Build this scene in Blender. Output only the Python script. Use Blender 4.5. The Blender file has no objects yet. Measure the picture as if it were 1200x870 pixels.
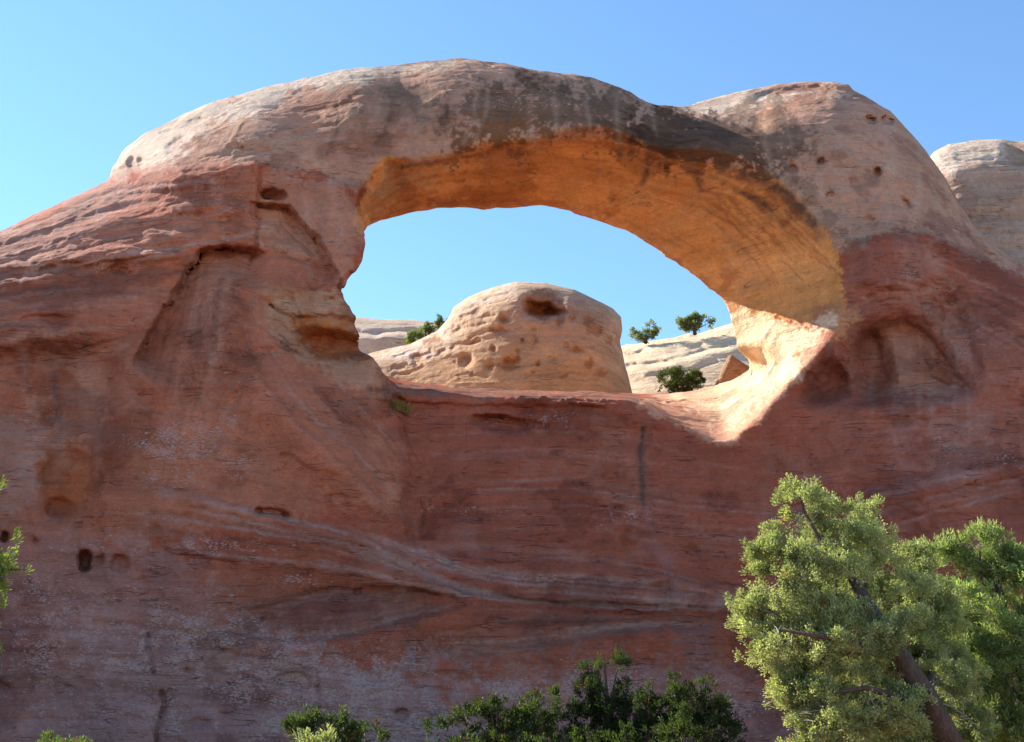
# A weathered sandstone arch on a red cliff, seen from below among junipers.
import bpy, math, random
import numpy as np
from math import radians, sin, cos, tan

random.seed(7)
RNG = np.random.default_rng(7)
sc = bpy.context.scene

# ------------------------------------------------------------------ camera
CAM = np.array([0.0, -50.0, 1.7])
PITCH = radians(18.0)
FPX = 600.0 / tan(radians(25.0))          # focal length, in units of the traced elevation drawing (1200 wide)
CP, SP = cos(PITCH), sin(PITCH)

def to_uv(P):
    """world points -> elevation-drawing coordinates (the traced outlines are drawn in these)"""
    x = P[..., 0]; dy = P[..., 1] - CAM[1]; dz = P[..., 2] - CAM[2]
    w = dy * CP + dz * SP
    w = np.maximum(w, 0.5)
    up = -dy * SP + dz * CP
    return 600.0 + FPX * x / w, 435.0 - FPX * up / w

def at(u, v, y):
    """a traced point at world depth y -> world point"""
    a = (np.asarray(u, float) - 600.0) / FPX; b = (435.0 - np.asarray(v, float)) / FPX
    dx = a; dyv = CP - b * SP; dz = SP + b * CP
    t = (np.asarray(y, float) - CAM[1]) / dyv
    return np.stack([CAM[0] + dx * t, CAM[1] + dyv * t, CAM[2] + dz * t], -1)

# ------------------------------------------------------------------ noise
def _h(ix, iy, iz, seed):
    n = (ix * 374761393 + iy * 668265263 + iz * 2147483647 + seed * 974711) & 0xFFFFFFFF
    n = ((n ^ (n >> 13)) * 1274126177) & 0xFFFFFFFF
    n = (n ^ (n >> 16)) & 0xFFFF
    return n.astype(np.float32) * np.float32(2.0 / 65535.0) - np.float32(1.0)

def vnoise(P, seed=0):
    f = np.floor(P)
    i = f.astype(np.int64)
    t = (P - f).astype(np.float32)
    t = t * t * t * (t * (t * 6 - 15) + 10)
    x, y, z = i[..., 0], i[..., 1], i[..., 2]
    tx, ty, tz = t[..., 0], t[..., 1], t[..., 2]
    def L(a, b, w): return a + (b - a) * w
    c = [[[_h(x + p, y + q, z + r, seed) for r in (0, 1)] for q in (0, 1)] for p in (0, 1)]
    a00 = L(c[0][0][0], c[1][0][0], tx); a10 = L(c[0][1][0], c[1][1][0], tx)
    a01 = L(c[0][0][1], c[1][0][1], tx); a11 = L(c[0][1][1], c[1][1][1], tx)
    return L(L(a00, a10, ty), L(a01, a11, ty), tz)

def fbm(P, octaves=3, seed=0, gain=0.5):
    s = 0; a = 1.0; tot = 0
    for o in range(octaves):
        s = s + a * vnoise(P * (2.03 ** o) + 17.3 * o, seed + o)
        tot += a; a *= gain
    return s / tot

def sstep(a, b, x):
    t = np.clip((x - a) / (b - a), 0, 1)
    return t * t * (3 - 2 * t)

def smax(a, b, k):
    h = np.clip(0.5 + 0.5 * (a - b) / k, 0, 1)
    return b + (a - b) * h + k * h * (1 - h)

# ------------------------------------------------------------------ 2-D traced maps
def catmull(pts, n=6, closed=True):
    p = np.array(pts, float); m = len(p); out = []
    rng = range(m) if closed else range(m - 1)
    for i in rng:
        if closed:
            p0, p1, p2, p3 = p[i - 1], p[i], p[(i + 1) % m], p[(i + 2) % m]
        else:
            p0, p1, p2, p3 = p[max(i - 1, 0)], p[i], p[i + 1], p[min(i + 2, m - 1)]
        for k in range(n):
            t = k / n
            out.append(0.5 * (2 * p1 + (p2 - p0) * t + (2 * p0 - 5 * p1 + 4 * p2 - p3) * t * t + (3 * p1 - p0 - 3 * p2 + p3) * t ** 3))
    if not closed: out.append(p[-1])
    return np.array(out)

def seg_dist(U, V, pts, closed):
    d2 = np.full(U.shape, 1e12, np.float32)
    n = len(pts)
    for i in range(n if closed else n - 1):
        ax, ay = pts[i]; bx, by = pts[(i + 1) % n]
        ex, ey = bx - ax, by - ay
        L = ex * ex + ey * ey + 1e-9
        t = np.clip(((U - ax) * ex + (V - ay) * ey) / L, 0, 1)
        d2 = np.minimum(d2, (U - ax - t * ex) ** 2 + (V - ay - t * ey) ** 2)
    return np.sqrt(d2)

def inside(U, V, pts):
    c = np.zeros(U.shape, bool); n = len(pts)
    for i in range(n):
        ax, ay = pts[i]; bx, by = pts[(i + 1) % n]
        if ay == by: continue
        m = (ay > V) != (by > V)
        c ^= m & (U < (bx - ax) * (V - ay) / (by - ay) + ax)
    return c

def poly_sd(U, V, pts):
    """signed distance, positive inside"""
    d = seg_dist(U, V, pts, True)
    return np.where(inside(U, V, pts), d, -d)

class Lattice:
    def __init__(self, u0, v0, u1, v1, d):
        self.u0, self.v0, self.d = u0, v0, d
        self.U, self.V = np.meshgrid(np.arange(u0, u1 + d, d, dtype=np.float32), np.arange(v0, v1 + d, d, dtype=np.float32))
    def sample(self, M, u, v):
        h, w = M.shape[:2]
        x = np.clip((u - self.u0) / self.d, 0, w - 1.001); y = np.clip((v - self.v0) / self.d, 0, h - 1.001)
        ix = x.astype(np.int32); iy = y.astype(np.int32)
        fx = (x - ix).astype(np.float32); fy = (y - iy).astype(np.float32)
        if M.ndim == 3: fx = fx[..., None]; fy = fy[..., None]
        return (M[iy, ix] * (1 - fx) + M[iy, ix + 1] * fx) * (1 - fy) + (M[iy + 1, ix] * (1 - fx) + M[iy + 1, ix + 1] * fx) * fy

def tps(ctrl, U, V, lam=0.0):
    c = np.array(ctrl, float); s = 300.0
    p = c[:, :2] / s; n = len(p)
    def K(r2): return np.where(r2 > 1e-12, 0.5 * r2 * np.log(np.maximum(r2, 1e-12)), 0)
    A = np.zeros((n + 3, n + 3))
    A[:n, :n] = K(((p[:, None] - p[None]) ** 2).sum(-1)) + lam * np.eye(n)
    A[:n, n] = 1; A[:n, n + 1:] = p; A[n, :n] = 1; A[n + 1:, :n] = p.T
    w = np.linalg.solve(A, np.r_[c[:, 2], 0, 0, 0])
    X, Y = U / s, V / s
    out = w[n] + w[n + 1] * X + w[n + 2] * Y
    for i in range(n):
        out = out + w[i] * K((X - p[i, 0]) ** 2 + (Y - p[i, 1]) ** 2)
    return out.astype(np.float32)

class Relief:
    """adds carved features (metres, + = carved into the rock) and mineral colours to a lattice"""
    def __init__(self, lat, base_col, seed=3, warp=2.5):
        self.lat = lat
        P = np.stack([lat.U, lat.V, lat.U * 0], -1)
        self.wu = lat.U + warp * fbm(P / 11.0, 3, seed) ; self.wv = lat.V + warp * fbm(P / 11.0 + 50, 3, seed + 9)
        self.H = np.zeros(lat.U.shape, np.float32)
        self.C = np.zeros(lat.U.shape + (3,), np.float32); self.C[:] = base_col
        self.L = np.zeros(lat.U.shape, np.float32)      # lichen
        self.n1 = fbm(P / 38.0, 4, seed + 20); self.n2 = fbm(P / 13.0, 4, seed + 30); self.n3 = fbm(P / 4.0, 3, seed + 40); self.n4 = fbm(P / np.array([2.2, 1.5, 1]), 2, seed + 60)
        Q = np.stack([lat.U / 7.0, lat.V / 60.0, lat.U * 0], -1); self.nv = fbm(Q, 4, seed + 50)   # running-water streaks
    def win(self, us, vs, pad):
        l = self.lat; h, w = l.U.shape
        x0 = max(0, int((min(us) - pad - l.u0) / l.d)); x1 = min(w, int((max(us) + pad - l.u0) / l.d) + 2)
        y0 = max(0, int((min(vs) - pad - l.v0) / l.d)); y1 = min(h, int((max(vs) + pad - l.v0) / l.d) + 2)
        return (slice(y0, max(y1, y0)), slice(x0, max(x1, x0)))
    def _pts(self, pts): return list(zip(*pts))
    def groove(self, pts, width, depth, asym=0.0):
        us, vs = self._pts(pts); w = self.win(us, vs, width * 4)
        d = seg_dist(self.wu[w], self.wv[w], catmull(pts, 4, False), False)
        self.H[w] += depth * np.exp(-(d / width) ** 2) * (1 + 0.35 * self.n3[w])
    def ledge(self, pts, amount, width=3.0, fall=60.0):
        """one side (right of the walking direction, i.e. below a left-to-right line) is carved back, fading away from the line"""
        us, vs = self._pts(pts); w = self.win(us, vs, fall * 2.2)
        p = catmull(pts, 4, False); U, V = self.wu[w], self.wv[w]
        best = np.full(U.shape, 1e12, np.float32); sgn = np.zeros(U.shape, np.float32); end = np.zeros(U.shape, np.float32)
        n = len(p)
        for i in range(n - 1):
            ax, ay = p[i]; ex, ey = p[i + 1] - p[i]; L = ex * ex + ey * ey + 1e-9
            tr = ((U - ax) * ex + (V - ay) * ey) / L; t = np.clip(tr, 0, 1)
            d = (U - ax - t * ex) ** 2 + (V - ay - t * ey) ** 2
            cr = (ex * (V - ay) - ey * (U - ax)) / math.sqrt(L)
            m = d < best; best = np.where(m, d, best); sgn = np.where(m, cr, sgn)
            e = np.zeros_like(t)
            if i == 0: e = np.maximum(e, np.maximum(0, -tr) * math.sqrt(L))
            if i == n - 2: e = np.maximum(e, np.maximum(0, tr - 1) * math.sqrt(L))
            end = np.where(m, e, end)
        d = np.sqrt(best)
        self.H[w] += amount * sstep(-width, width, sgn) * np.exp(-np.maximum(d - width, 0) ** 2 / (fall * 0.6) ** 2) * np.exp(-(end / 18.0) ** 2)
    def pit(self, u, v, ru, rv, depth, rot=0.0, hard=0.35):
        w = self.win([u], [v], max(ru, rv) * 2.2)
        dx = self.wu[w] - u; dy = self.wv[w] - v; c, s = cos(radians(rot)), sin(radians(rot))
        r = np.sqrt(((dx * c + dy * s) / ru) ** 2 + ((-dx * s + dy * c) / rv) ** 2)
        self.H[w] += depth * (1 - sstep(1 - hard, 1 + hard, r))
    def hollow(self, pts, depth, soft):
        us, vs = self._pts(pts); w = self.win(us, vs, soft * 2)
        sd = poly_sd(self.wu[w], self.wv[w], catmull(pts, 4, True))
        self.H[w] += depth * sstep(-soft, soft, sd)
    def _mix(self, w, col, a):
        a = np.clip(a, 0, 1)[..., None]
        self.C[w] = self.C[w] * (1 - a) + np.array(col, np.float32) * a
    def tint(self, pts, col, alpha=1.0, soft=6.0, rough=0.0, streak=0.0, smooth=True):
        us, vs = self._pts(pts); w = self.win(us, vs, soft * 2 + rough * 2)
        p = catmull(pts, 4, True) if smooth else np.array(pts, float)
        soft = soft * 0.6; rough = rough * 1.25 + 2.0
        sd = poly_sd(self.wu[w], self.wv[w], p) + rough * (1.4 * self.n2[w] + 1.0 * self.n1[w] + 1.0 * self.n3[w] + 0.8 * self.n4[w]) + streak * self.nv[w]
        self._mix(w, col, alpha * sstep(-soft, soft, sd))
    def vein(self, pts, width, col, alpha=1.0, rough=0.6):
        us, vs = self._pts(pts); w = self.win(us, vs, width * 4)
        d = seg_dist(self.wu[w], self.wv[w], catmull(pts, 4, False), False)
        self._mix(w, col, alpha * np.exp(-(d / width) ** 2) * np.clip(1 + rough * (self.n2[w] + self.n3[w]), 0, 1.6))
    def lichen(self, u, v, ru, rv, amount, rot=0.0):
        w = self.win([u], [v], max(ru, rv) * 2)
        dx = self.lat.U[w] - u; dy = self.lat.V[w] - v; c, s = cos(radians(rot)), sin(radians(rot))
        r2 = ((dx * c + dy * s) / ru) ** 2 + ((-dx * s + dy * c) / rv) ** 2
        self.L[w] = np.maximum(self.L[w], amount * np.exp(-r2) * np.clip(0.95 + 0.8 * self.n2[w] + 0.5 * self.n1[w], 0, 1.3))

# ------------------------------------------------------------------ implicit surface -> mesh
def surface_nets(F, gx, gy, gz):
    S = F < 0
    nx, ny, nz = F.shape
    c = np.zeros((nx - 1, ny - 1, nz - 1), np.int8)
    for a in (0, 1):
        for b in (0, 1):
            for d in (0, 1):
                c += S[a:nx - 1 + a, b:ny - 1 + b, d:nz - 1 + d]
    act = np.argwhere((c > 0) & (c < 8))
    idx = np.full(c.shape, -1, np.int64); idx[tuple(act.T)] = np.arange(len(act))
    acc = np.zeros((len(act), 3)); cnt = np.zeros(len(act))
    corner = [(a, b, d) for a in (0, 1) for b in (0, 1) for d in (0, 1)]
    for ca in corner:
        for ax in range(3):
            if ca[ax]: continue
            cb = list(ca); cb[ax] = 1
            ia = act + np.array(ca); ib = act + np.array(cb)
            fa = F[tuple(ia.T)]; fb = F[tuple(ib.T)]
            m = (fa < 0) != (fb < 0)
            t = np.where(m, fa / np.where(m, fa - fb, 1), 0)
            p = ia.astype(float); p[:, ax] += t
            acc[m] += p[m]; cnt[m] += 1
    v = acc / cnt[:, None]
    V = np.stack([np.interp(v[:, k], np.arange(len(g)), g) for k, g in enumerate((gx, gy, gz))], -1)
    quads = []
    for ax in range(3):
        sl0 = [slice(None)] * 3; sl1 = [slice(None)] * 3
        sl0[ax] = slice(0, -1); sl1[ax] = slice(1, None)
        A = S[tuple(sl0)]; B = S[tuple(sl1)]
        o1, o2 = [k for k in range(3) if k != ax]
        e = np.argwhere(A != B)
        ok = (e[:, o1] > 0) & (e[:, o2] > 0) & (e[:, o1] < F.shape[o1] - 1) & (e[:, o2] < F.shape[o2] - 1)
        e = e[ok]
        flip = A[tuple(e.T)]
        def g(d1, d2):
            q = e.copy(); q[:, o1] -= d1; q[:, o2] -= d2
            return idx[tuple(q.T)]
        q = np.stack([g(1, 1), g(0, 1), g(0, 0), g(1, 0)], -1)
        rev = ~flip if ax != 1 else flip
        q[rev] = q[rev][:, ::-1]
        quads.append(q)
    Q = np.concatenate(quads)
    return V, Q[(Q >= 0).all(1)]

def subdivide(V, Q, keep=None):
    """each quad -> four; quads with keep False stay whole"""
    R = Q if keep is None else Q[keep]
    n = len(V); e = np.stack([R, np.roll(R, -1, 1)], -1).reshape(-1, 2)
    es = np.sort(e, 1); key = es[:, 0] * (n + 1) + es[:, 1]
    uq, first, inv = np.unique(key, return_index=True, return_inverse=True)
    mid = V[es[first]].mean(1); em = (n + inv).reshape(-1, 4)
    fc = n + len(uq) + np.arange(len(R))
    V2 = np.concatenate([V, mid, V[R].mean(1)])
    Q2 = np.concatenate([np.stack([R[:, k], em[:, k], fc, em[:, k - 1]], -1) for k in range(4)])
    if keep is not None: Q2 = np.concatenate([Q2, Q[~keep]])
    return V2, Q2

def vert_normals(V, Q):
    a = V[Q[:, 2]] - V[Q[:, 0]]; b = V[Q[:, 3]] - V[Q[:, 1]]
    fn = np.cross(a, b)
    N = np.zeros_like(V)
    for k in range(4):
        for c in range(3):
            N[:, c] += np.bincount(Q[:, k], fn[:, c], len(V))
    return N / (np.linalg.norm(N, axis=1, keepdims=True) + 1e-12)

def relax(V, Q, it=2):
    for _ in range(it):
        S = np.zeros_like(V); c = np.zeros(len(V))
        for k in range(4):
            a, b = Q[:, k], Q[:, (k + 1) % 4]
            for d in range(3):
                S[:, d] += np.bincount(a, V[b, d], len(V)) + np.bincount(b, V[a, d], len(V))
            c += np.bincount(a, minlength=len(V)) + np.bincount(b, minlength=len(V))
        V = 0.5 * V + 0.5 * S / np.maximum(c, 1)[:, None]
    return V

def neighbour_mean(x, Q, n):
    S = np.zeros(n); c = np.zeros(n)
    for k in range(4):
        a, b = Q[:, k], Q[:, (k + 1) % 4]
        S += np.bincount(a, x[b], n) + np.bincount(b, x[a], n)
        c += np.bincount(a, minlength=n) + np.bincount(b, minlength=n)
    return S / np.maximum(c, 1)

def snap(V, N, f, lo=-1.4, hi=0.7, step=0.175):
    """slide every vertex along its normal to the nearest crossing of the surface"""
    ts = np.arange(lo, hi + 1e-6, step)
    best = np.full(len(V), np.inf); t = np.zeros(len(V)); fmin = np.full(len(V), np.inf); tmin = np.zeros(len(V))
    prev = None
    for k, tk in enumerate(ts):
        fk = f(V + N * tk)
        m = np.abs(fk) < fmin; fmin = np.where(m, np.abs(fk), fmin); tmin = np.where(m, tk, tmin)
        if prev is not None:
            x = (prev < 0) & (fk >= 0)
            tc = tk - step * fk / np.where(fk - prev == 0, 1, fk - prev)
            m = x & (np.abs(tc) < best)
            best = np.where(m, np.abs(tc), best); t = np.where(m, tc, t)
        prev = fk
    return np.where(np.isfinite(best), t, np.clip(tmin, -0.3, 0.3))

def mesh_obj(name, V, Q, mat=None, parent=None, attrs=None, smooth=True):
    me = bpy.data.meshes.new(name)
    V = np.asarray(V, np.float32); Q = np.asarray(Q, np.int32); k = Q.shape[1]
    me.vertices.add(len(V)); me.vertices.foreach_set('co', V.ravel())
    me.loops.add(Q.size); me.loops.foreach_set('vertex_index', Q.ravel())
    me.polygons.add(len(Q)); me.polygons.foreach_set('loop_start', np.arange(len(Q), dtype=np.int32) * k)
    me.polygons.foreach_set('loop_total', np.full(len(Q), k, np.int32))
    me.update(calc_edges=True)
    me.polygons.foreach_set('use_smooth', np.full(len(Q), smooth, bool))
    for an, arr in (attrs or {}).items():
        at_ = me.attributes.new(an, 'FLOAT_COLOR', 'POINT')
        c = np.ones((len(V), 4), np.float32); c[:, :arr.shape[1]] = arr
        at_.data.foreach_set('color', c.ravel())
    if mat: me.materials.append(mat)
    o = bpy.data.objects.new(name, me); sc.collection.objects.link(o)
    if parent: o.parent = parent
    return o

def compact(V, Q, *arrs):
    u, inv = np.unique(Q, return_inverse=True)
    return (V[u], inv.reshape(Q.shape)) + tuple(a[u] for a in arrs)

def tag(o, label=None, cat=None, group=None, kind=None):
    if label: o['label'] = label
    if cat: o['category'] = cat
    if group: o['group'] = group
    if kind: o['kind'] = kind
    return o

def empty(name, loc):
    o = bpy.data.objects.new(name, None); sc.collection.objects.link(o); o.location = loc
    o.empty_display_size = 0.3
    return o

# ------------------------------------------------------------------ materials
class NT:
    def __init__(self, mat):
        mat.use_nodes = True
        self.t = mat.node_tree; self.t.nodes.clear()
    def n(self, typ, **kw):
        x = self.t.nodes.new(typ)
        for k, v in kw.items(): setattr(x, k, v)
        return x
    def l(self, a, b): self.t.links.new(a, b)
    def noise(self, vec, scale, detail=4.0, rough=0.55, dist=0.0):
        x = self.n('ShaderNodeTexNoise'); x.inputs['Scale'].default_value = scale; x.inputs['Detail'].default_value = detail
        x.inputs['Roughness'].default_value = rough; x.inputs['Distortion'].default_value = dist
        self.l(vec, x.inputs['Vector']); return x.outputs['Fac']
    def mapping(self, vec, scale):
        x = self.n('ShaderNodeMapping'); x.inputs['Scale'].default_value = scale; self.l(vec, x.inputs['Vector']); return x.outputs['Vector']
    def ramp(self, fac, a, b, lo=0.0, hi=1.0):
        x = self.n('ShaderNodeMapRange'); x.inputs['From Min'].default_value = a; x.inputs['From Max'].default_value = b
        x.inputs['To Min'].default_value = lo; x.inputs['To Max'].default_value = hi
        self.l(fac, x.inputs['Value']); return x.outputs['Result']
    def math(self, op, a, b=None):
        x = self.n('ShaderNodeMath', operation=op)
        for i, q in enumerate((a, b)):
            if q is None: continue
            if isinstance(q, (int, float)): x.inputs[i].default_value = q
            else: self.l(q, x.inputs[i])
        return x.outputs[0]
    def mix(self, fac, a, b, mode='MIX'):
        x = self.n('ShaderNodeMix', data_type='RGBA', blend_type=mode)
        for s, q in ((0, fac), (6, a), (7, b)):
            if isinstance(q, (int, float)): x.inputs[s].default_value = q
            elif isinstance(q, tuple): x.inputs[s].default_value = q + (1.0,)
            else: self.l(q, x.inputs[s])
        return x.outputs[2]
    def val(self, fac):
        """grey value -> colour socket for multiplying"""
        x = self.n('ShaderNodeCombineColor')
        for i in range(3): self.l(fac, x.inputs[i])
        return x.outputs[0]

def rock_material(name, lichen=(0.43, 0.275, 0.235), bump=1.0, size=1.0, strata=0.3):
    m = bpy.data.materials.new(name); t = NT(m)
    co = t.n('ShaderNodeTexCoord').outputs['Object']
    co = t.mapping(co, (1 / size,) * 3)
    col = t.n('ShaderNodeAttribute', attribute_name='Col').outputs['Color']
    msk = t.n('ShaderNodeSeparateColor'); t.l(t.n('ShaderNodeAttribute', attribute_name='Msk').outputs['Color'], msk.inputs[0])
    # mottling at three sizes
    n1 = t.noise(co, 0.9, 5, 0.6); n2 = t.noise(co, 5.0, 4, 0.65); n3 = t.noise(co, 22.0, 3, 0.6)
    bed = t.noise(t.mapping(co, (0.25, 0.25, 3.2)), 1.0, 5, 0.62, 0.8)
    fac = t.math('MULTIPLY', t.ramp(n1, 0.25, 0.75, 0.90, 1.10), t.ramp(n2, 0.28, 0.72, 0.90, 1.10))
    fac = t.math('MULTIPLY', fac, t.ramp(n3, 0.28, 0.72, 0.86, 1.14))
    fac = t.math('MULTIPLY', fac, t.ramp(bed, 0.3, 0.7, 1 - strata * 0.55, 1 + strata * 0.55))
    c = t.mix(1.0, col, t.val(fac), 'MULTIPLY')
    g5 = t.noise(co, 48.0, 2, 0.7)
    c = t.mix(1.0, c, t.val(t.ramp(g5, 0.3, 0.7, 0.84, 1.16)), 'MULTIPLY')
    # hue drift between rusty and greyish
    hue = t.noise(co, 0.55, 4, 0.6)
    c = t.mix(t.ramp(hue, 0.5, 0.75, 0.0, 0.28), c, t.mix(1.0, c, (1.1, 0.80, 0.64), 'MULTIPLY'))
    hue2 = t.noise(t.mapping(co, (1.3, 1.3, 0.8)), 0.8, 4, 0.6)
    c = t.mix(t.ramp(hue2, 0.52, 0.78, 0.0, 0.3), c, t.mix(1.0, c, (0.90, 0.98, 1.12), 'MULTIPLY'))
    # thin broken bedding cracks: contour lines of a flattened noise, present only in places
    def lines(scale, sq, width, gate_scale, gate, seedoff, dark):
        q = t.n('ShaderNodeMapping'); q.inputs['Scale'].default_value = sq; q.inputs['Location'].default_value = (seedoff,) * 3
        q.inputs['Rotation'].default_value = (0, radians(5), 0); t.l(co, q.inputs['Vector'])
        f = t.noise(q.outputs[0], scale, 2, 0.45, 0.0)
        a = t.math('ABSOLUTE', t.math('SUBTRACT', f, 0.5))
        ln = t.ramp(a, 0.0, width, 1.0, 0.0)
        gt = t.ramp(t.noise(co, gate_scale, 3, 0.6), gate, gate + 0.08)
        return t.math('MULTIPLY', t.math('MULTIPLY', ln, gt), dark)
    k1 = lines(0.9, (0.28, 0.28, 3.2), 0.010, 0.7, 0.52, 3.0, 0.55)
    k2 = lines(1.7, (0.32, 0.32, 2.8), 0.011, 1.1, 0.56, 11.0, 0.45)
    k3 = lines(0.5, (1.6, 1.6, 0.5), 0.004, 0.5, 0.62, 23.0, 0.5)
    crk = t.math('MAXIMUM', t.math('MAXIMUM', k1, k2), k3)
    c = t.mix(crk, c, t.mix(1.0, c, (0.34, 0.27, 0.24), 'MULTIPLY'))
    k4 = lines(0.9, (0.3, 0.3, 3.0), 0.012, 0.6, 0.55, 41.0, 0.35)
    c = t.mix(k4, c, t.mix(1.0, c, (1.5, 1.6, 1.65), 'MULTIPLY'))
    # small flecks: dark grains
    gr = t.noise(co, 14.0, 2, 0.5)
    c = t.mix(t.ramp(gr, 0.66, 0.72, 0.0, 0.45), c, t.mix(1.0, c, (0.5, 0.45, 0.42), 'MULTIPLY'))
    # pale lichen rosettes where the mask is high
    dens = msk.outputs[0]
    vo = t.n('ShaderNodeTexVoronoi'); vo.inputs['Scale'].default_value = 6.0
    wv = t.n('ShaderNodeTexNoise'); wv.inputs['Scale'].default_value = 9.0; t.l(co, wv.inputs['Vector'])
    ad = t.n('ShaderNodeMix', data_type='VECTOR'); ad.inputs[0].default_value = 0.10; t.l(t.mapping(co, (0.8, 0.8, 1.35)), ad.inputs[4]); t.l(wv.outputs['Color'], ad.inputs[5])
    t.l(ad.outputs[1], vo.inputs['Vector'])
    rnd = t.n('ShaderNodeSeparateColor'); t.l(vo.outputs['Color'], rnd.inputs[0])
    cl = t.noise(co, 1.4, 4, 0.65)
    dd = t.math('MULTIPLY', dens, t.ramp(cl, 0.40, 0.60, 0.05, 0.9))
    present = t.ramp(t.math('SUBTRACT', dd, rnd.outputs[0]), -0.02, 0.02)
    rad = t.math('ADD', t.math('MULTIPLY', rnd.outputs[1], 0.30), 0.15)
    k = t.math('MULTIPLY', present, t.ramp(t.math('SUBTRACT', rad, vo.outputs['Distance']), 0.0, 0.12))
    k = t.math('MULTIPLY', k, t.ramp(rnd.outputs[2], 0, 1, 0.25, 0.8))
    fl = t.noise(t.mapping(co, (0.7, 0.7, 1.5)), 11.0, 3, 0.7)                    # finer crust between the rosettes
    thr = t.math('SUBTRACT', 0.685, t.math('MULTIPLY', t.math('MULTIPLY', dens, t.ramp(cl, 0.36, 0.60, 0.5, 1.05)), 0.27))
    k2_ = t.math('MULTIPLY', t.ramp(t.math('SUBTRACT', fl, thr), 0.0, 0.06), 0.78)
    k = t.math('MULTIPLY', t.math('MAXIMUM', k, k2_), t.ramp(dens, 0.05, 0.2))
    c = t.mix(k, c, lichen)
    b = t.n('ShaderNodeBsdfPrincipled'); b.inputs['Roughness'].default_value = 0.9
    b.inputs['Specular IOR Level'].default_value = 0.04
    t.l(c, b.inputs['Base Color'])
    h = t.math('ADD', t.math('MULTIPLY', n2, 0.5), t.math('MULTIPLY', n3, 0.14))
    h = t.math('ADD', h, t.math('MULTIPLY', t.noise(co, 60.0, 2, 0.6), 0.05))
    bedf = t.noise(t.mapping(co, (0.5, 0.5, 9.0)), 1.0, 4, 0.65, 0.5)
    h = t.math('ADD', h, t.math('MULTIPLY', bedf, 0.35))
    h = t.math('SUBTRACT', h, t.math('MULTIPLY', crk, 0.5))
    bp = t.n('ShaderNodeBump'); bp.inputs['Strength'].default_value = min(1.0, 0.9 * bump); bp.inputs['Distance'].default_value = 0.22 * size
    t.l(h, bp.inputs['Height']); t.l(bp.outputs[0], b.inputs['Normal'])
    o = t.n('ShaderNodeOutputMaterial'); t.l(b.outputs[0], o.inputs[0])
    return m

def foliage_material(name, trans=0.55):
    m = bpy.data.materials.new(name); t = NT(m)
    col = t.n('ShaderNodeAttribute', attribute_name='Col').outputs['Color']
    co = t.n('ShaderNodeTexCoord').outputs['Object']
    n = t.noise(co, 1.6, 3, 0.6)
    c = t.mix(1.0, col, t.val(t.ramp(n, 0.3, 0.7, 0.75, 1.25)), 'MULTIPLY')
    d = t.n('ShaderNodeBsdfPrincipled'); d.inputs['Roughness'].default_value = 0.55; d.inputs['Specular IOR Level'].default_value = 0.3
    t.l(c, d.inputs['Base Color'])
    tr = t.n('ShaderNodeBsdfTranslucent'); t.l(t.mix(1.0, c, (1.15, 1.2, 0.5), 'MULTIPLY'), tr.inputs['Color'])
    mx = t.n('ShaderNodeMixShader'); mx.inputs[0].default_value = trans
    t.l(d.outputs[0], mx.inputs[1]); t.l(tr.outputs[0], mx.inputs[2])
    o = t.n('ShaderNodeOutputMaterial'); t.l(mx.outputs[0], o.inputs[0])
    return m

def bark_material(name, a=(0.045, 0.024, 0.017), b=(0.12, 0.075, 0.055)):
    m = bpy.data.materials.new(name); t = NT(m)
    co = t.n('ShaderNodeTexCoord').outputs['Object']
    n = t.noise(t.mapping(co, (9, 9, 2.0)), 3.0, 5, 0.65, 0.6)
    c = t.mix(t.ramp(n, 0.35, 0.7), a, b)
    d = t.n('ShaderNodeBsdfPrincipled'); d.inputs['Roughness'].default_value = 0.9; t.l(c, d.inputs['Base Color'])
    bp = t.n('ShaderNodeBump'); bp.inputs['Strength'].default_value = 0.8; bp.inputs['Distance'].default_value = 0.03
    t.l(n, bp.inputs['Height']); t.l(bp.outputs[0], d.inputs['Normal'])
    o = t.n('ShaderNodeOutputMaterial'); t.l(d.outputs[0], o.inputs[0])
    return m

def sand_material(name, a, b, scale=1.0):
    m = bpy.data.materials.new(name); t = NT(m)
    co = t.n('ShaderNodeTexCoord').outputs['Object']
    n = t.noise(co, 0.35 * scale, 6, 0.65); n2 = t.noise(co, 6 * scale, 4, 0.65)
    c = t.mix(t.ramp(n, 0.3, 0.7), a, b)
    c = t.mix(1.0, c, t.val(t.ramp(n2, 0.25, 0.75, 0.7, 1.3)), 'MULTIPLY')
    d = t.n('ShaderNodeBsdfPrincipled'); d.inputs['Roughness'].default_value = 0.95; t.l(c, d.inputs['Base Color'])
    bp = t.n('ShaderNodeBump'); bp.inputs['Strength'].default_value = 0.6; bp.inputs['Distance'].default_value = 0.15
    t.l(n2, bp.inputs['Height']); t.l(bp.outputs[0], d.inputs['Normal'])
    o = t.n('ShaderNodeOutputMaterial'); t.l(d.outputs[0], o.inputs[0])
    return m

M_ROCK = rock_material('red_and_buff_sandstone', strata=0.14)
M_PALE = rock_material('pale_sandstone', size=1.4, strata=0.25)
M_GROUND = sand_material('red_sand', (0.30, 0.16, 0.10), (0.40, 0.25, 0.17))
M_BENCH = sand_material('slickrock_bench', (0.52, 0.37, 0.26), (0.60, 0.46, 0.34), 0.6)

# ------------------------------------------------------------------ rock bodies
def grid_axis(a, fine0, fine1, b, d, grow=1.18):
    g = list(np.arange(fine0, fine1 + d / 2, d)); s = d; x = fine1
    while x < b:
        s *= grow; x += min(s, 1.4); g.append(x)
    s = d; x = fine0
    while x > a:
        s *= grow; x -= min(s, 1.4); g.insert(0, x)
    return np.array(g)

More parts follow.
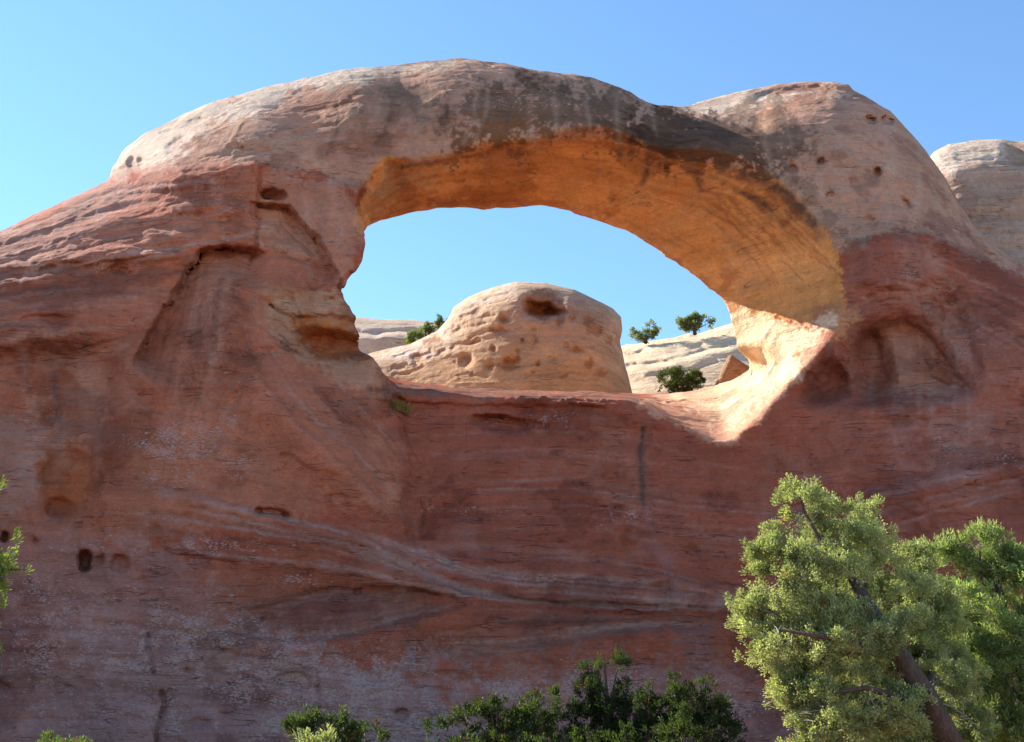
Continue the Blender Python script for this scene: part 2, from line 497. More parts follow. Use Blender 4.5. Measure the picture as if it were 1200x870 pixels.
class Rock:
    """solid between a front and a back surface, bounded by a traced outline, with rounded brows and an optional opening"""
    def __init__(self, lat, outline, front, back, R, brow, mpp, rel=None, hole=None, seed=11, rough=1.0, bed=0.07, dip=(0.0, 0.0)):
        self.lat = lat; self.R = R; self.brow = brow; self.mpp = mpp; self.rel = rel; self.seed = seed
        self.so = poly_sd(lat.U, lat.V, outline)
        self.front = front; self.back = back; self.hole = hole; self.rough = rough; self.bed = bed; self.dip = dip
    def bedding(self, P):
        w = vnoise(P / 14.0, 91) * 1.6 + vnoise(P / 5.0, 92) * 0.35
        return P[..., 2] + self.dip[0] * P[..., 0] + self.dip[1] * P[..., 1] + w
    def detail(self, P, fine):
        r = self.rough
        d = 0.30 * r * fbm(P / 5.5, 2, self.seed)
        if fine:
            d = d + 0.13 * r * fbm(P / 1.5, 3, self.seed + 5)
            rid = 1 - np.abs(fbm(P / np.array([2.6, 2.6, 1.3]), 3, self.seed + 15))
            d = d - 0.10 * r * sstep(0.82, 1.0, rid)
            b = self.bedding(P)
            Z = np.zeros_like(b)
            s = vnoise(np.stack([b * 1.25, Z, Z + 0.5], -1), 33) + 0.6 * vnoise(np.stack([b * 3.1, Z + 9, Z + 0.5], -1), 34)
            amp = self.bed * (0.55 + 0.75 * (vnoise(P / 6.0, 37) + 0.4))
            d = d + np.clip(amp, 0, None) * s
            d = d + 0.035 * r * fbm(P / 0.42, 2, self.seed + 25)
        return d
    def parts(self, P, fine, det=None):
        u, v = to_uv(P); y = P[..., 1]
        S = lambda M: self.lat.sample(M, u, v)
        s = S(self.so) * self.mpp
        q = np.clip(1 - s / self.R, 0, 1)
        yf0 = S(self.front); yb0 = S(self.back)
        brow = np.minimum(self.brow, np.maximum(0.45 * (yb0 - yf0), 0.3))
        off = brow * (1 - np.sqrt(np.maximum(1 - q * q, 0)))
        yf = yf0 + off
        if self.rel is not None and self.rel.lat is not self.lat:
            yf = yf + self.rel.lat.sample(self.rel.H, u, v) * ((u > self.rel.lat.u0) & (u < 1e6))
        elif self.rel is not None:
            yf = yf + S(self.rel.H)
        if det is None: det = self.detail(P, fine)
        ff = yf - y + det
        fb = y - (yb0 - off) + det
        fo = -s + 0.35 * det
        f = smax(ff, fb, 0.6); f = smax(f, fo, 0.25)
        fh = None
        if self.hole:
            hf, hb, y0, y1 = self.hole
            y1 = y1 + 5.5 * sstep(405, 452, v)
            t = np.clip((y - y0) / (y1 - y0), -0.4, None)
            t2 = np.minimum(t, 1)
            h = S(hf) * (1 - t2) + S(hb) * t2 - 12.0 * np.maximum(t - 1, 0) * (y1 - y0) * -1
            fh = h * self.mpp + det * 0.55      # positive inside the opening
            f = smax(f, fh, 0.35)
        return f, ff, fh, u, v
    def build(self, gx, gy, gz, levels, focus):
        X, Y, Z = np.meshgrid(gx, gy, gz, indexing='ij')
        P = np.stack([X, Y, Z], -1).astype(np.float32).reshape(-1, 3)
        F = np.concatenate([self.parts(p, False)[0] for p in np.array_split(P, max(1, len(P) // 400000))]).reshape(X.shape)
        F[0] = np.maximum(F[0], 0.01); F[-1] = np.maximum(F[-1], 0.01); F[:, :, -1] = np.maximum(F[:, :, -1], 0.01); F[:, -1] = np.maximum(F[:, -1], 0.01)
        V, Q = surface_nets(F.astype(np.float64), gx, gy, gz)
        V = relax(V, Q, 1)
        for k in range(levels):
            keep = focus(V[Q].mean(1), k) if focus else None
            V, Q = subdivide(V, Q, keep)
        N = vert_normals(V, Q)
        N = relax(N, Q, 4); N /= np.linalg.norm(N, axis=1, keepdims=True) + 1e-9
        t = np.empty(len(V))
        for c in np.array_split(np.arange(len(V)), max(1, len(V) // 200000)):
            dt = self.detail(V[c], True)
            t[c] = snap(V[c], N[c], lambda p: self.parts(p, True, dt)[0])
        for _ in range(6):
            a = neighbour_mean(t, Q, len(V)); t = np.where(np.abs(t - a) > 0.10, a, t)
        t = 0.6 * t + 0.4 * neighbour_mean(t, Q, len(V))
        return V + N * t[:, None], Q

# ================================================================== the arch
LB = Lattice(-800, -160, 2000, 1100, 4)
OUT = [(-900, 1200), (-900, 60), (-640, 40), (-420, 150), (-200, 258), (-90, 285), (0, 272), (40, 252), (85, 230), (128, 211), (133, 196), (146, 176), (168, 158),  # left end rises out of view, raised to cast shade on the wall
       (205, 139), (240, 122), (300, 105), (345, 94), (400, 82), (455, 78), (500, 72), (545, 69), (590, 73), (640, 83), (690, 93), (725, 105),
       (752, 117), (770, 123), (800, 121), (830, 114), (870, 104), (905, 97), (940, 95), (978, 96), (995, 101), (999, 107), (1012, 113), (1045, 132), (1070, 158),
       (1090, 183), (1108, 210), (1125, 243), (1142, 270), (1170, 296), (1205, 318), (1260, 345), (1400, 380), (1600, 390), (2100, 420), (2100, 1200)]
OUT = np.array(OUT, float)
HF = catmull([(415, 236), (430, 207), (458, 187), (500, 186), (540, 176), (580, 167), (640, 164), (690, 156), (740, 162), (790, 182), (850, 188), (905, 203),
              (945, 238), (970, 268), (983, 298), (985, 328), (972, 378), (940, 430), (900, 478), (868, 508), (845, 518), (815, 510), (775, 492), (740, 474), (650, 465),
              (560, 463), (500, 461), (464, 458), (448, 440), (430, 408), (412, 368), (400, 345), (404, 330), (420, 310), (428, 285), (422, 258)], 4)
HB = catmull([(428, 267), (463, 255), (500, 247), (550, 245), (600, 244), (633, 243), (667, 248), (700, 260), (733, 273), (767, 289), (800, 312), (825, 333), (846, 352),
              (855, 372), (860, 396), (867, 413), (876, 427), (862, 438), (832, 451), (790, 460), (740, 462), (600, 459), (500, 452), (440, 440),
              (400, 420), (370, 380), (372, 320), (395, 282)], 4)
front_ctrl = [(-760, 1000, -17), (-760, 500, -16), (-760, 150, -12), (-560, 1000, -15), (-560, 500, -14), (-560, 200, -11), (-330, 950, -9.5), (-330, 500, -8.5), (-330, 250, -6),  # unseen left cliff bulges forward, shaped to shade the left face
    (-120, 900, -7), (-120, 500, -5.6), (-120, 320, -3.6),
    (0, 1000, -7.5), (0, 870, -6.3), (0, 700, -5.6), (0, 560, -5), (0, 430, -4.5), (0, 340, -3.4), (0, 290, -1.6),
    (100, 330, -3.2), (100, 260, -1.2), (110, 450, -4.3), (200, 1000, -6.8),
    (200, 870, -5.7), (200, 700, -5.0), (200, 560, -4.5), (200, 400, -3.8), (200, 300, -2.9), (200, 225, -1.0), (200, 206, -0.6),
    (300, 250, -1.7), (290, 330, -2.8), (300, 450, -3.6), (400, 1000, -6.4),
    (400, 870, -5.3), (400, 700, -4.0), (400, 560, -3.3), (400, 470, -2.7), (380, 400, -2.2), (380, 330, -2.0), (390, 250, -1.5),
    (600, 1000, -6.2), (600, 870, -5.0), (600, 720, -3.2), (600, 600, -1.9), (600, 520, -1.0), (600, 475, -0.4), (500, 600, -2.3), (510, 500, -0.9),
    (760, 1000, -6.2), (760, 870, -4.8), (760, 700, -3.1), (760, 580, -1.8), (760, 500, -0.7),
    (900, 870, -4.9), (900, 700, -3.4), (900, 580, -2.4), (860, 530, -1.6), (920, 470, -1.5),
    (1050, 1000, -6.6), (1050, 870, -5.1), (1050, 700, -3.9), (1050, 560, -3.0), (1040, 430, -2.2), (1040, 330, -1.5), (1000, 250, -1.0),
    (1200, 1000, -7.4), (1200, 870, -5.8), (1200, 600, -4.0), (1200, 450, -2.8), (1200, 350, -1.4), (1150, 300, -0.8),
    (1500, 900, -8.5), (1500, 500, -5.5), (1800, 900, -12), (1800, 500, -9),
    (420, 110, -1.0), (430, 170, -1.4), (520, 110, -1.2), (520, 160, -1.5), (620, 120, -1.3), (620, 160, -1.5), (720, 140, -1.4), (820, 160, -0.9), (900, 180, -0.7), (960, 220, -0.9),
    (300, 150, -0.4), (215, 165, 1.5), (155, 185, 3.6), (1050, 180, -0.2), (800, 126, 4.5), (850, 117, 5.0), (850, 136, 2.8), (900, 112, 4.2), (900, 130, 2.2), (950, 106, 3.0), (990, 110, 1.6), (945, 136, 0.9), (890, 155, 0.0), (930, 170, -0.4), (470, 86, 0.9), (370, 104, 1.2)]
back_ctrl = [(-700, 500, 12), (-300, 300, 10), (-300, 900, 14), (0, 300, 9), (0, 900, 14), (300, 140, 6.5), (300, 300, 6.0), (155, 185, 11), (215, 160, 9), (900, 108, 12), (985, 104, 10.5), (840, 120, 12), (800, 124, 10.5), (300, 900, 14), (600, 900, 13), (600, 600, 11),
    (420, 140, 5.2), (520, 140, 5.1), (620, 140, 5.0), (700, 150, 5.0), (600, 240, 5.4), (480, 250, 5.4), (720, 270, 5.4), (820, 180, 5.4), (900, 210, 5.6), (880, 330, 5.6), (1000, 200, 8), (1100, 250, 9), (1050, 400, 9),
    (900, 560, 10), (1200, 900, 13), (1300, 400, 10), (1800, 500, 10), (885, 418, 9.5), (930, 440, 11), (905, 390, 8), (430, 430, 12), (370, 420, 12), (440, 480, 13), (400, 330, 5.6), (360, 230, 5.0)]
FRONT = tps(front_ctrl, LB.U, LB.V, 1e-4)
BACK = tps(back_ctrl, LB.U, LB.V, 1e-3)
HFm = poly_sd(LB.U, LB.V, HF); HBm = poly_sd(LB.U, LB.V, HB)

# ---- pigments
RED = (0.36, 0.132, 0.082); BUFF = (0.48, 0.345, 0.255); PINKB = (0.43, 0.27, 0.205); ORANGE = (0.60, 0.26, 0.085); RUST = (0.34, 0.115, 0.055)
VARN = (0.075, 0.032, 0.013); GREY = (0.33, 0.27, 0.27); MAUVE = (0.36, 0.235, 0.22); CREAM = (0.62, 0.48, 0.31); DEEP = (0.20, 0.085, 0.065); YEL = (0.52, 0.33, 0.14)

LF = Lattice(-120, 40, 1320, 1000, 1)
A = Relief(LF, RED, 5)
# -- colours: the pale upper bed
CONTACT = [(-150, 60), (100, 60), (120, 216), (150, 208), (185, 201), (250, 194), (300, 192), (330, 197), (360, 200), (395, 210), (418, 232), (450, 200), (500, 240), (560, 240), (860, 330),
           (965, 330), (984, 297), (1005, 284), (1050, 273), (1095, 276), (1140, 300), (1200, 330), (1330, 370), (1330, 30), (-150, 30)]
A.tint(CONTACT, BUFF, 1, 2.5, 2.0, smooth=False)
A.tint([(130, 205), (150, 150), (240, 115), (400, 80), (520, 70), (480, 88), (380, 105), (260, 150), (200, 185)], (0.56, 0.45, 0.36), 0.8, 14, 10)  # paler crest: weathering plus grazing sun put into the colour
A.tint([(330, 110), (480, 95), (560, 120), (500, 190), (430, 205), (360, 190), (320, 150)], PINKB, 0.55, 22, 16, 8)
A.tint([(860, 150), (1000, 105), (1100, 215), (1130, 270), (1040, 265), (980, 240), (920, 190)], (0.46, 0.335, 0.26), 0.6, 20, 14, 8)
A.tint([(-130, 230), (130, 200), (330, 190), (420, 240), (405, 330), (440, 420), (470, 500), (478, 590), (330, 600), (150, 640), (-130, 700)], (0.49, 0.25, 0.165), 0.6, 25, 14)
# pillar below the pale bed on the left, pinkish
A.tint([(312, 205), (360, 204), (405, 214), (424, 245), (428, 275), (412, 312), (398, 330), (385, 305), (360, 275), (340, 245)], PINKB, 0.8, 7, 6, 6)
A.tint([(305, 240), (345, 258), (372, 282), (388, 312), (345, 300), (306, 282)], (0.50, 0.31, 0.215), 0.8, 4, 2)
# red left shoulder: lighter weathered top, sunlight partly put into the colour
A.tint([(-20, 285), (60, 245), (130, 214), (220, 200), (290, 200), (200, 232), (100, 272), (30, 310), (-20, 330)], (0.44, 0.235, 0.175), 0.75, 14, 12)
A.tint([(-30, 330), (160, 330), (210, 420), (160, 640), (-30, 640)], (0.34, 0.155, 0.105), 0.6, 30, 20)
A.tint([(40, 390), (90, 420), (120, 470), (150, 560), (120, 640), (40, 600), (10, 500)], (0.36, 0.145, 0.085), 0.5, 20, 20)
A.tint([(88, 430), (118, 425), (124, 500), (116, 530), (96, 520)], (0.40, 0.24, 0.18), 0.5, 8, 8, 8)
A.tint([(-30, 510), (40, 500), (70, 530), (50, 590), (-30, 600)], (0.38, 0.27, 0.23), 0.6, 14, 10)
A.tint([(215, 320), (270, 310), (285, 340), (250, 390), (228, 410), (215, 370)], (0.47, 0.27, 0.19), 0.6, 9, 8)
A.tint([(48, 545), (70, 525), (105, 530), (112, 570), (92, 605), (60, 610), (45, 590)], (0.36, 0.135, 0.060), 0.85, 8, 6)
A.tint([(225, 350), (290, 380), (300, 450), (240, 470), (215, 420)], DEEP, 0.35, 20, 14)
# left hollow by the opening: buff and ochre with rust
A.tint([(302, 345), (330, 335), (375, 340), (400, 338), (414, 370), (440, 418), (455, 462), (420, 455), (385, 430), (340, 420), (312, 390)], (0.47, 0.31, 0.20), 0.85, 7, 6)
A.tint([(350, 375), (400, 380), (430, 400), (440, 418), (400, 416), (360, 408)], (0.45, 0.22, 0.08), 0.85, 6, 5)
A.tint([(350, 385), (378, 392), (420, 405), (432, 412), (390, 418), (366, 410)], RUST, 0.6, 5, 3)
A.tint([(318, 352), (345, 348), (352, 365), (330, 372)], (0.52, 0.38, 0.26), 0.7, 5, 3)
A.tint([(372, 345), (392, 342), (398, 358), (376, 370)], (0.52, 0.38, 0.27), 0.7, 4, 3)
# saddle wall: deeper red, black rims, grey water stripe
A.tint([(470, 470), (760, 470), (840, 530), (960, 560), (980, 660), (700, 640), (500, 650), (480, 560)], (0.33, 0.125, 0.085), 0.7, 25, 20)
A.tint([(500, 640), (700, 640), (980, 660), (1250, 560), (1250, 760), (900, 740), (600, 730)], (0.29, 0.115, 0.085), 0.6, 30, 22)
A.vein([(457, 462), (520, 464), (600, 466), (650, 467)], 2.0, (0.10, 0.06, 0.05), 0.5)
A.vein([(755, 500), (753, 530), (755, 560), (757, 592)], 6, (0.33, 0.21, 0.18), 0.5, 0.5)
A.vein([(753, 503), (750, 540), (753, 570), (755, 594)], 3.2, (0.12, 0.08, 0.072), 0.95, 0.3)
A.vein([(757, 600), (770, 640), (785, 660), (792, 690)], 9, (0.34, 0.22, 0.21), 0.4)
A.tint([(800, 740), (835, 735), (832, 800), (806, 800)], (0.21, 0.13, 0.12), 0.6, 8, 5)
# right wall
A.tint([(985, 300), (1050, 276), (1095, 280), (1110, 320), (1000, 380), (985, 350)], (0.32, 0.150, 0.115), 0.7, 12, 10)
A.tint([(1060, 292), (1100, 290), (1120, 330), (1095, 335), (1070, 310)], (0.43, 0.26, 0.20), 0.7, 8, 10)
A.tint([(1050, 340), (1090, 330), (1130, 375), (1145, 440), (1120, 440), (1090, 390)], (0.45, 0.31, 0.23), 0.7, 12, 12)
A.tint([(1025, 385), (1060, 378), (1090, 400), (1112, 440), (1105, 458), (1045, 462), (1035, 430)], (0.45, 0.29, 0.20), 0.85, 11, 8)
A.tint([(1068, 430), (1110, 428), (1118, 444), (1070, 448)], (0.42, 0.235, 0.12), 0.6, 5, 4)
A.tint([(1135, 350), (1200, 320), (1250, 420), (1160, 470), (1140, 420)], (0.36, 0.135, 0.085), 0.7, 14, 14)
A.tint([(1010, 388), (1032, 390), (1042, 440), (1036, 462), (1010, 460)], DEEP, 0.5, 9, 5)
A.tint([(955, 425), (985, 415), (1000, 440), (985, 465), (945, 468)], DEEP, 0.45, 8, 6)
A.tint([(1100, 470), (1160, 480), (1160, 560), (1100, 560)], (0.36, 0.235, 0.215), 0.5, 18, 16, 10)
A.tint([(1045, 470), (1072, 470), (1080, 560), (1050, 560)], (0.36, 0.235, 0.215), 0.5, 10, 8, 8)
A.vein([(1080, 545), (1130, 535), (1200, 520), (1260, 510)], 10, (0.36, 0.23, 0.20), 0.5)
A.tint([(985, 300), (1050, 276), (1110, 285), (1260, 360), (1330, 700), (960, 640), (950, 470)], (0.31, 0.165, 0.135), 0.4, 25, 18)
# sweeping pale beds on the lower wall
for pts, w, a in (([(190, 575), (260, 590), (340, 612), (410, 622), (470, 650), (520, 682), (580, 698), (660, 705), (740, 712), (850, 712)], 4, 0.3),
                  ([(500, 694), (560, 702), (650, 707), (740, 713), (850, 714)], 2.2, 0.6),
                  ([(200, 640), (290, 655), (390, 668), (450, 680), (500, 692), (540, 697)], 4, 0.35),
                  ([(470, 662), (560, 668), (660, 676), (780, 684), (850, 700)], 5, 0.45),
                  ([(240, 602), (330, 622), (400, 632), (460, 660)], 4, 0.45),
                  ([(450, 655), (540, 640), (640, 646), (740, 660)], 5, 0.3)):
    A.vein(pts, w, (0.40, 0.27, 0.235), a, 0.5)
A.tint([(262, 735), (320, 705), (400, 690), (480, 700), (520, 712), (450, 740), (380, 748), (300, 745)], (0.185, 0.085, 0.072), 0.75, 9, 8)
A.tint([(490, 740), (560, 745), (700, 715), (840, 718), (780, 735), (640, 765), (540, 770), (480, 760)], (0.25, 0.095, 0.062), 0.6, 10, 8)
A.tint([(270, 690), (360, 670), (470, 690), (420, 700), (330, 710)], (0.30, 0.115, 0.070), 0.5, 8, 6)
A.tint([(-60, 660), (200, 640), (330, 750), (600, 790), (900, 800), (900, 1010), (-60, 1010)], MAUVE, 0.65, 40, 24)
A.tint([(100, 1000), (100, 740), (260, 750), (480, 780), (560, 870), (560, 1000)], (0.36, 0.26, 0.25), 0.5, 40, 24)
A.vein([(-40, 790), (60, 795), (140, 800), (190, 806)], 5, (0.38, 0.27, 0.25), 0.55)
A.vein([(-40, 856), (60, 854), (150, 856), (200, 860)], 5, (0.38, 0.27, 0.25), 0.45)
# the deep beds as a whole; the left buttress is a paler salmon
A.C *= np.array([0.92, 0.70, 0.63], np.float32)
# weathered tops, made paler still to carry sunlight in the colour
A.tint([(130, 205), (150, 150), (240, 115), (400, 80), (540, 66), (500, 84), (390, 100), (300, 128), (240, 150), (200, 185)], (0.60, 0.47, 0.36), 0.8, 12, 8)
A.tint([(790, 122), (870, 100), (950, 92), (1000, 104), (960, 112), (900, 122), (872, 150), (830, 138)], (0.60, 0.47, 0.36), 0.9, 8, 6)
A.tint([(-20, 285), (60, 245), (130, 212), (190, 205), (140, 240), (60, 290), (-20, 340)], (0.43, 0.215, 0.155), 0.7, 14, 10)
A.tint([(895, 106), (930, 97), (985, 100), (1000, 108), (960, 106), (920, 110)], (0.30, 0.14, 0.095), 0.8, 2, 1)
# opening faces
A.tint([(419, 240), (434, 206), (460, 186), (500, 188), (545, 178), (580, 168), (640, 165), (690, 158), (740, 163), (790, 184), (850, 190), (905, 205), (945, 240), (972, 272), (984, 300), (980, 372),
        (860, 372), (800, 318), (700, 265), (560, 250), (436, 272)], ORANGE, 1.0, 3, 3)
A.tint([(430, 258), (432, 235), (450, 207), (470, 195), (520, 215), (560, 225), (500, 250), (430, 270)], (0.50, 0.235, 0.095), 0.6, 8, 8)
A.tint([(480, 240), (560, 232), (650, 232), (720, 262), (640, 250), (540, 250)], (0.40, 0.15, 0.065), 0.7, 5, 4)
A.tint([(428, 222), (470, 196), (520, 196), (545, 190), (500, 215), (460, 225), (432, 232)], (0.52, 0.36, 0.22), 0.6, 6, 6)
A.tint([(560, 150), (700, 150), (820, 190), (800, 230), (700, 240), (560, 235)], (0.54, 0.20, 0.055), 0.5, 20, 18)  # darker middle of the ceiling, away from the painted bounce light
A.tint([(860, 300), (960, 300), (985, 350), (980, 372), (860, 372), (830, 330)], (0.70, 0.315, 0.110), 0.8, 24, 12)  # brighter towards the jamb: bounced sunlight put into the ceiling colour
A.tint([(856, 360), (900, 370), (940, 384), (946, 394), (955, 408), (900, 434), (868, 425), (852, 395)], (0.76, 0.56, 0.33), 1.0, 9, 3)  # sun patch on the jamb painted brighter, cut along its shadow edge
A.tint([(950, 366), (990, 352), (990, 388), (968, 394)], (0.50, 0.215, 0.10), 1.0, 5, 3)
A.tint([(935, 412), (972, 378), (977, 384), (948, 432), (903, 480), (866, 511), (845, 519), (811, 507), (770, 489), (746, 470), (775, 458), (830, 450), (888, 430)], (0.52, 0.265, 0.165), 1.0, 5, 1)  # sunlit ledge painted paler, ending at the shadow line
A.tint([(935, 410), (972, 374), (964, 392), (934, 434), (890, 472), (858, 498), (835, 492), (800, 478), (775, 464), (830, 448), (888, 428)], (0.68, 0.45, 0.29), 0.9, 12, 6)  # brighter core of the painted sunlight on the ledge
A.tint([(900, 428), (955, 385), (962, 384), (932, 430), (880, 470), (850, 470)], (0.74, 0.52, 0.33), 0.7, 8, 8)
A.tint([(440, 452), (560, 455), (650, 458), (750, 462), (752, 470), (650, 468), (560, 466), (450, 462)], (0.21, 0.10, 0.07), 0.85, 3, 2)  # sill strip darkened: the buttress's shade painted in
# desert varnish
A.tint([(548, 118), (600, 108), (660, 112), (700, 120), (735, 135), (752, 165), (720, 168), (690, 160), (650, 162), (600, 168), (560, 176), (535, 182), (525, 165), (545, 145)], VARN, 0.72, 9, 14, 8)
A.tint([(470, 105), (560, 100), (640, 100), (740, 118), (700, 130), (560, 125), (480, 120)], (0.17, 0.10, 0.065), 0.7, 12, 16, 6)
A.tint([(390, 118), (480, 108), (540, 130), (480, 150), (400, 150)], (0.20, 0.125, 0.085), 0.5, 14, 14, 8)
A.tint([(752, 130), (790, 125), (870, 150), (890, 150), (905, 175), (925, 200), (900, 212), (860, 204), (820, 198), (790, 192), (765, 182), (748, 160)], VARN, 0.85, 7, 10, 8)
A.tint([(815, 150), (880, 120), (910, 118), (935, 140), (950, 165), (930, 190), (890, 190)], (0.15, 0.085, 0.055), 0.75, 9, 14, 6)
A.tint([(900, 195), (940, 200), (985, 250), (1010, 285), (990, 290), (960, 260), (925, 225)], (0.19, 0.115, 0.08), 0.65, 10, 12, 8)
for pts, w in (([(757, 160), (760, 180), (758, 200), (753, 214)], 4), ([(772, 165), (778, 185), (770, 196)], 4), ([(808, 180), (812, 200), (824, 222)], 4.5), ([(722, 160), (728, 172), (726, 186)], 4),
               ([(860, 224), (885, 232), (905, 248), (918, 264)], 3.5), ([(845, 195), (880, 205), (920, 225), (955, 262)], 5), ([(470, 195), (500, 192), (540, 182)], 3)):
    A.vein(pts, w, (0.10, 0.06, 0.042), 0.85)
for i in range(26):     # pale and dark wash streaks running down the span's brow
    u = 395 + i * 23 + RNG.uniform(-8, 8); v = 108 + RNG.uniform(-6, 14) + max(0, (u - 760) * 0.16); L = RNG.uniform(35, 75); lean = 8 if u > 600 else -16
    if u > 790 and u < 880: continue
    A.vein([(u, v), (u + lean * 0.2, v + L * 0.5), (u + lean, v + L)], RNG.uniform(2, 5), (0.40, 0.25, 0.17) if i % 3 else (0.13, 0.075, 0.05), 0.4)
for u, v0, v1 in ((1045, 150, 215), (1040, 190, 265), (985, 160, 250), (1075, 170, 250), (960, 180, 280), (1095, 220, 280), (1010, 200, 290)):
    A.vein([(u, v0), (u + 3, (v0 + v1) / 2), (u + 1, v1)], 4, (0.50, 0.36, 0.26), 0.2)
# lichen
for q in ((60, 720, 120, 70, .55), (150, 770, 140, 60, .8), (220, 740, 90, 50, .8), (330, 790, 120, 50, .9), (430, 800, 90, 50, .85), (480, 850, 100, 40, 1.0), (340, 850, 60, 40, 1.0), (600, 805, 90, 22, .75),
          (700, 800, 90, 25, .65), (850, 830, 60, 40, .7), (210, 520, 55, 28, .9), (265, 500, 40, 16, .7), (195, 560, 40, 20, .8), (270, 545, 60, 25, .5), (260, 640, 90, 14, .6), (330, 680, 60, 10, .55),
          (130, 640, 90, 40, .35), (740, 605, 40, 14, .6), (640, 680, 60, 8, .5), (540, 600, 70, 10, .35), (170, 840, 140, 40, .6), (640, 490, 60, 12, .6), (130, 310, 40, 14, .5), (250, 240, 60, 22, .45),
          (1090, 330, 30, 25, .5), (1130, 400, 30, 50, .4), (1110, 520, 50, 30, .45), (620, 120, 90, 18, .45), (120, 300, 60, 14, .35), (240, 420, 50, 30, .35), (1180, 540, 60, 20, .4), (45, 480, 40, 40, .3)):
    A.lichen(*q)

for u in (1022, 1048, 1056, 1066, 1078, 1092, 1120, 1136):
    A.vein([(u, 392 + abs(u - 1055) * .25), (u + 2, 430), (u - 1, 462), (u + 1, 462 + RNG.uniform(10, 80))], RNG.uniform(2, 5), (0.42, 0.27, 0.205), 0.22)
# -- families of curved beds
def lerp_path(a, b, f, n=24):
    pa, pb = catmull(a, 6, False), catmull(b, 6, False)
    t = np.linspace(0, 1, n)
    def rs(p):
        L = np.r_[0, np.cumsum(np.linalg.norm(np.diff(p, axis=0), axis=1))]; L /= L[-1]
        return np.stack([np.interp(t, L, p[:, 0]), np.interp(t, L, p[:, 1])], -1)
    return rs(pa) * (1 - f) + rs(pb) * f
def beds(a, b, n, cols, wid, alpha, carve=0.0, partial=0.5, jit=1.5, led=0.0):
    for k in range(n):
        p = lerp_path(a, b, RNG.uniform(0, 1)); m = len(p)
        L = int(m * RNG.uniform(partial, 1.0)); i0 = RNG.integers(0, m - L + 1)
        q = p[i0:i0 + max(L, 3)][::3].copy()
        if len(q) < 2: continue
        q[:, 1] += RNG.normal(0, jit, len(q)) * 0.5
        q = [tuple(x) for x in q]
        A.vein(q, RNG.uniform(*wid), cols[RNG.integers(len(cols))], alpha * RNG.uniform(0.5, 1.1), 0.9)
        if carve: A.groove(q, RNG.uniform(1.0, 2.0), carve * RNG.uniform(0.4, 1.2))
        if led: A.ledge(q, led * RNG.choice([-1, 1]) * RNG.uniform(0.5, 1.2), 2.0, 14)
PALE = (0.36, 0.215, 0.18); DK = (0.20, 0.085, 0.065)
cA = [(150, 566), (260, 588), (340, 610), (410, 622), (470, 652), (520, 682), (580, 699), (700, 706), (860, 713), (1000, 708)]
cB = [(150, 652), (290, 662), (390, 672), (450, 684), (500, 694), (560, 702), (640, 708), (740, 714), (860, 716), (1000, 712)]
cC = [(400, 585), (470, 632), (560, 650), (660, 650), (760, 660), (860, 686), (1000, 690)]
beds(cA, cB, 24, [PALE, DK, DK, (0.36, 0.20, 0.16)], (0.8, 2.0), 0.6, 0.045, 0.3)
beds(cA[3:], cC[1:], 20, [PALE, DK, (0.35, 0.2, 0.16)], (0.9, 2.6), 0.6, 0.05, 0.3)
beds([(180, 762), (300, 752), (400, 748), (470, 728), (545, 708)], [(230, 720), (300, 706), (380, 692), (470, 690), (530, 698)], 20, [DK, DK, (0.34, 0.18, 0.14)], (1.2, 4.0), 0.5, 0.05, 0.4)
beds([(470, 772), (600, 764), (720, 742), (860, 736)], [(560, 712), (660, 716), (760, 720), (880, 722)], 20, [DK, (0.34, 0.17, 0.12)], (1.2, 4.0), 0.45, 0.05, 0.35)
beds([(-60, 680), (120, 690), (260, 720), (420, 770), (560, 800)], [(-60, 880), (120, 880), (300, 880), (600, 860)], 40, [PALE, DK, DK, (0.36, 0.24, 0.22)], (0.9, 2.6), 0.4, 0.05, 0.2)
beds([(480, 500), (700, 495), (830, 535), (1000, 560)], [(480, 640), (700, 630), (860, 660), (1250, 640)], 36, [DK, (0.36, 0.16, 0.115), (0.36, 0.19, 0.15)], (0.8, 2.0), 0.38, 0.04, 0.10)
beds([(980, 480), (1100, 480), (1260, 470)], [(980, 640), (1100, 600), (1260, 560)], 26, [DK, (0.38, 0.23, 0.19), (0.36, 0.2, 0.17)], (0.9, 2.4), 0.4, 0.05, 0.15)
beds([(985, 300), (1050, 278), (1120, 300), (1220, 350)], [(985, 380), (1050, 360), (1120, 380), (1220, 440)], 22, [DK, DK, (0.42, 0.2, 0.14)], (0.9, 2.4), 0.4, 0.05, 0.15)
beds([(-70, 296), (60, 252), (140, 220), (300, 203)], [(-70, 352), (60, 322), (150, 305), (240, 292), (300, 280)], 30, [DK, (0.46, 0.26, 0.19), (0.46, 0.28, 0.21)], (0.9, 2.4), 0.5, 0.06, 0.25, 1.5, 0.16)
beds([(-70, 352), (80, 330), (200, 330)], [(-70, 440), (80, 430), (180, 400)], 16, [DK, (0.42, 0.22, 0.16)], (1.2, 4), 0.4, 0.05, 0.3)
beds([(305, 200), (330, 300), (340, 340)], [(410, 215), (424, 270), (400, 330)], 12, [(0.46, 0.30, 0.235), (0.34, 0.18, 0.13)], (2, 5), 0.3, 0.0, 0.3, 3)
beds([(215, 300), (190, 400), (170, 520)], [(300, 320), (290, 430), (250, 540)], 16, [(0.43, 0.24, 0.17), DK, DK], (1.5, 6), 0.28, 0.03, 0.2, 4)
beds([(20, 400), (30, 480), (20, 560)], [(150, 400), (160, 490), (170, 600)], 18, [(0.45, 0.28, 0.22), DK, (0.38, 0.16, 0.09)], (3, 9), 0.3, 0.0, 0.3, 5)
beds([(300, 400), (350, 480), (420, 540), (475, 600)], [(380, 420), (430, 470), (470, 520), (478, 560)], 18, [DK, (0.44, 0.22, 0.16)], (0.9, 2.4), 0.4, 0.05, 0.2)
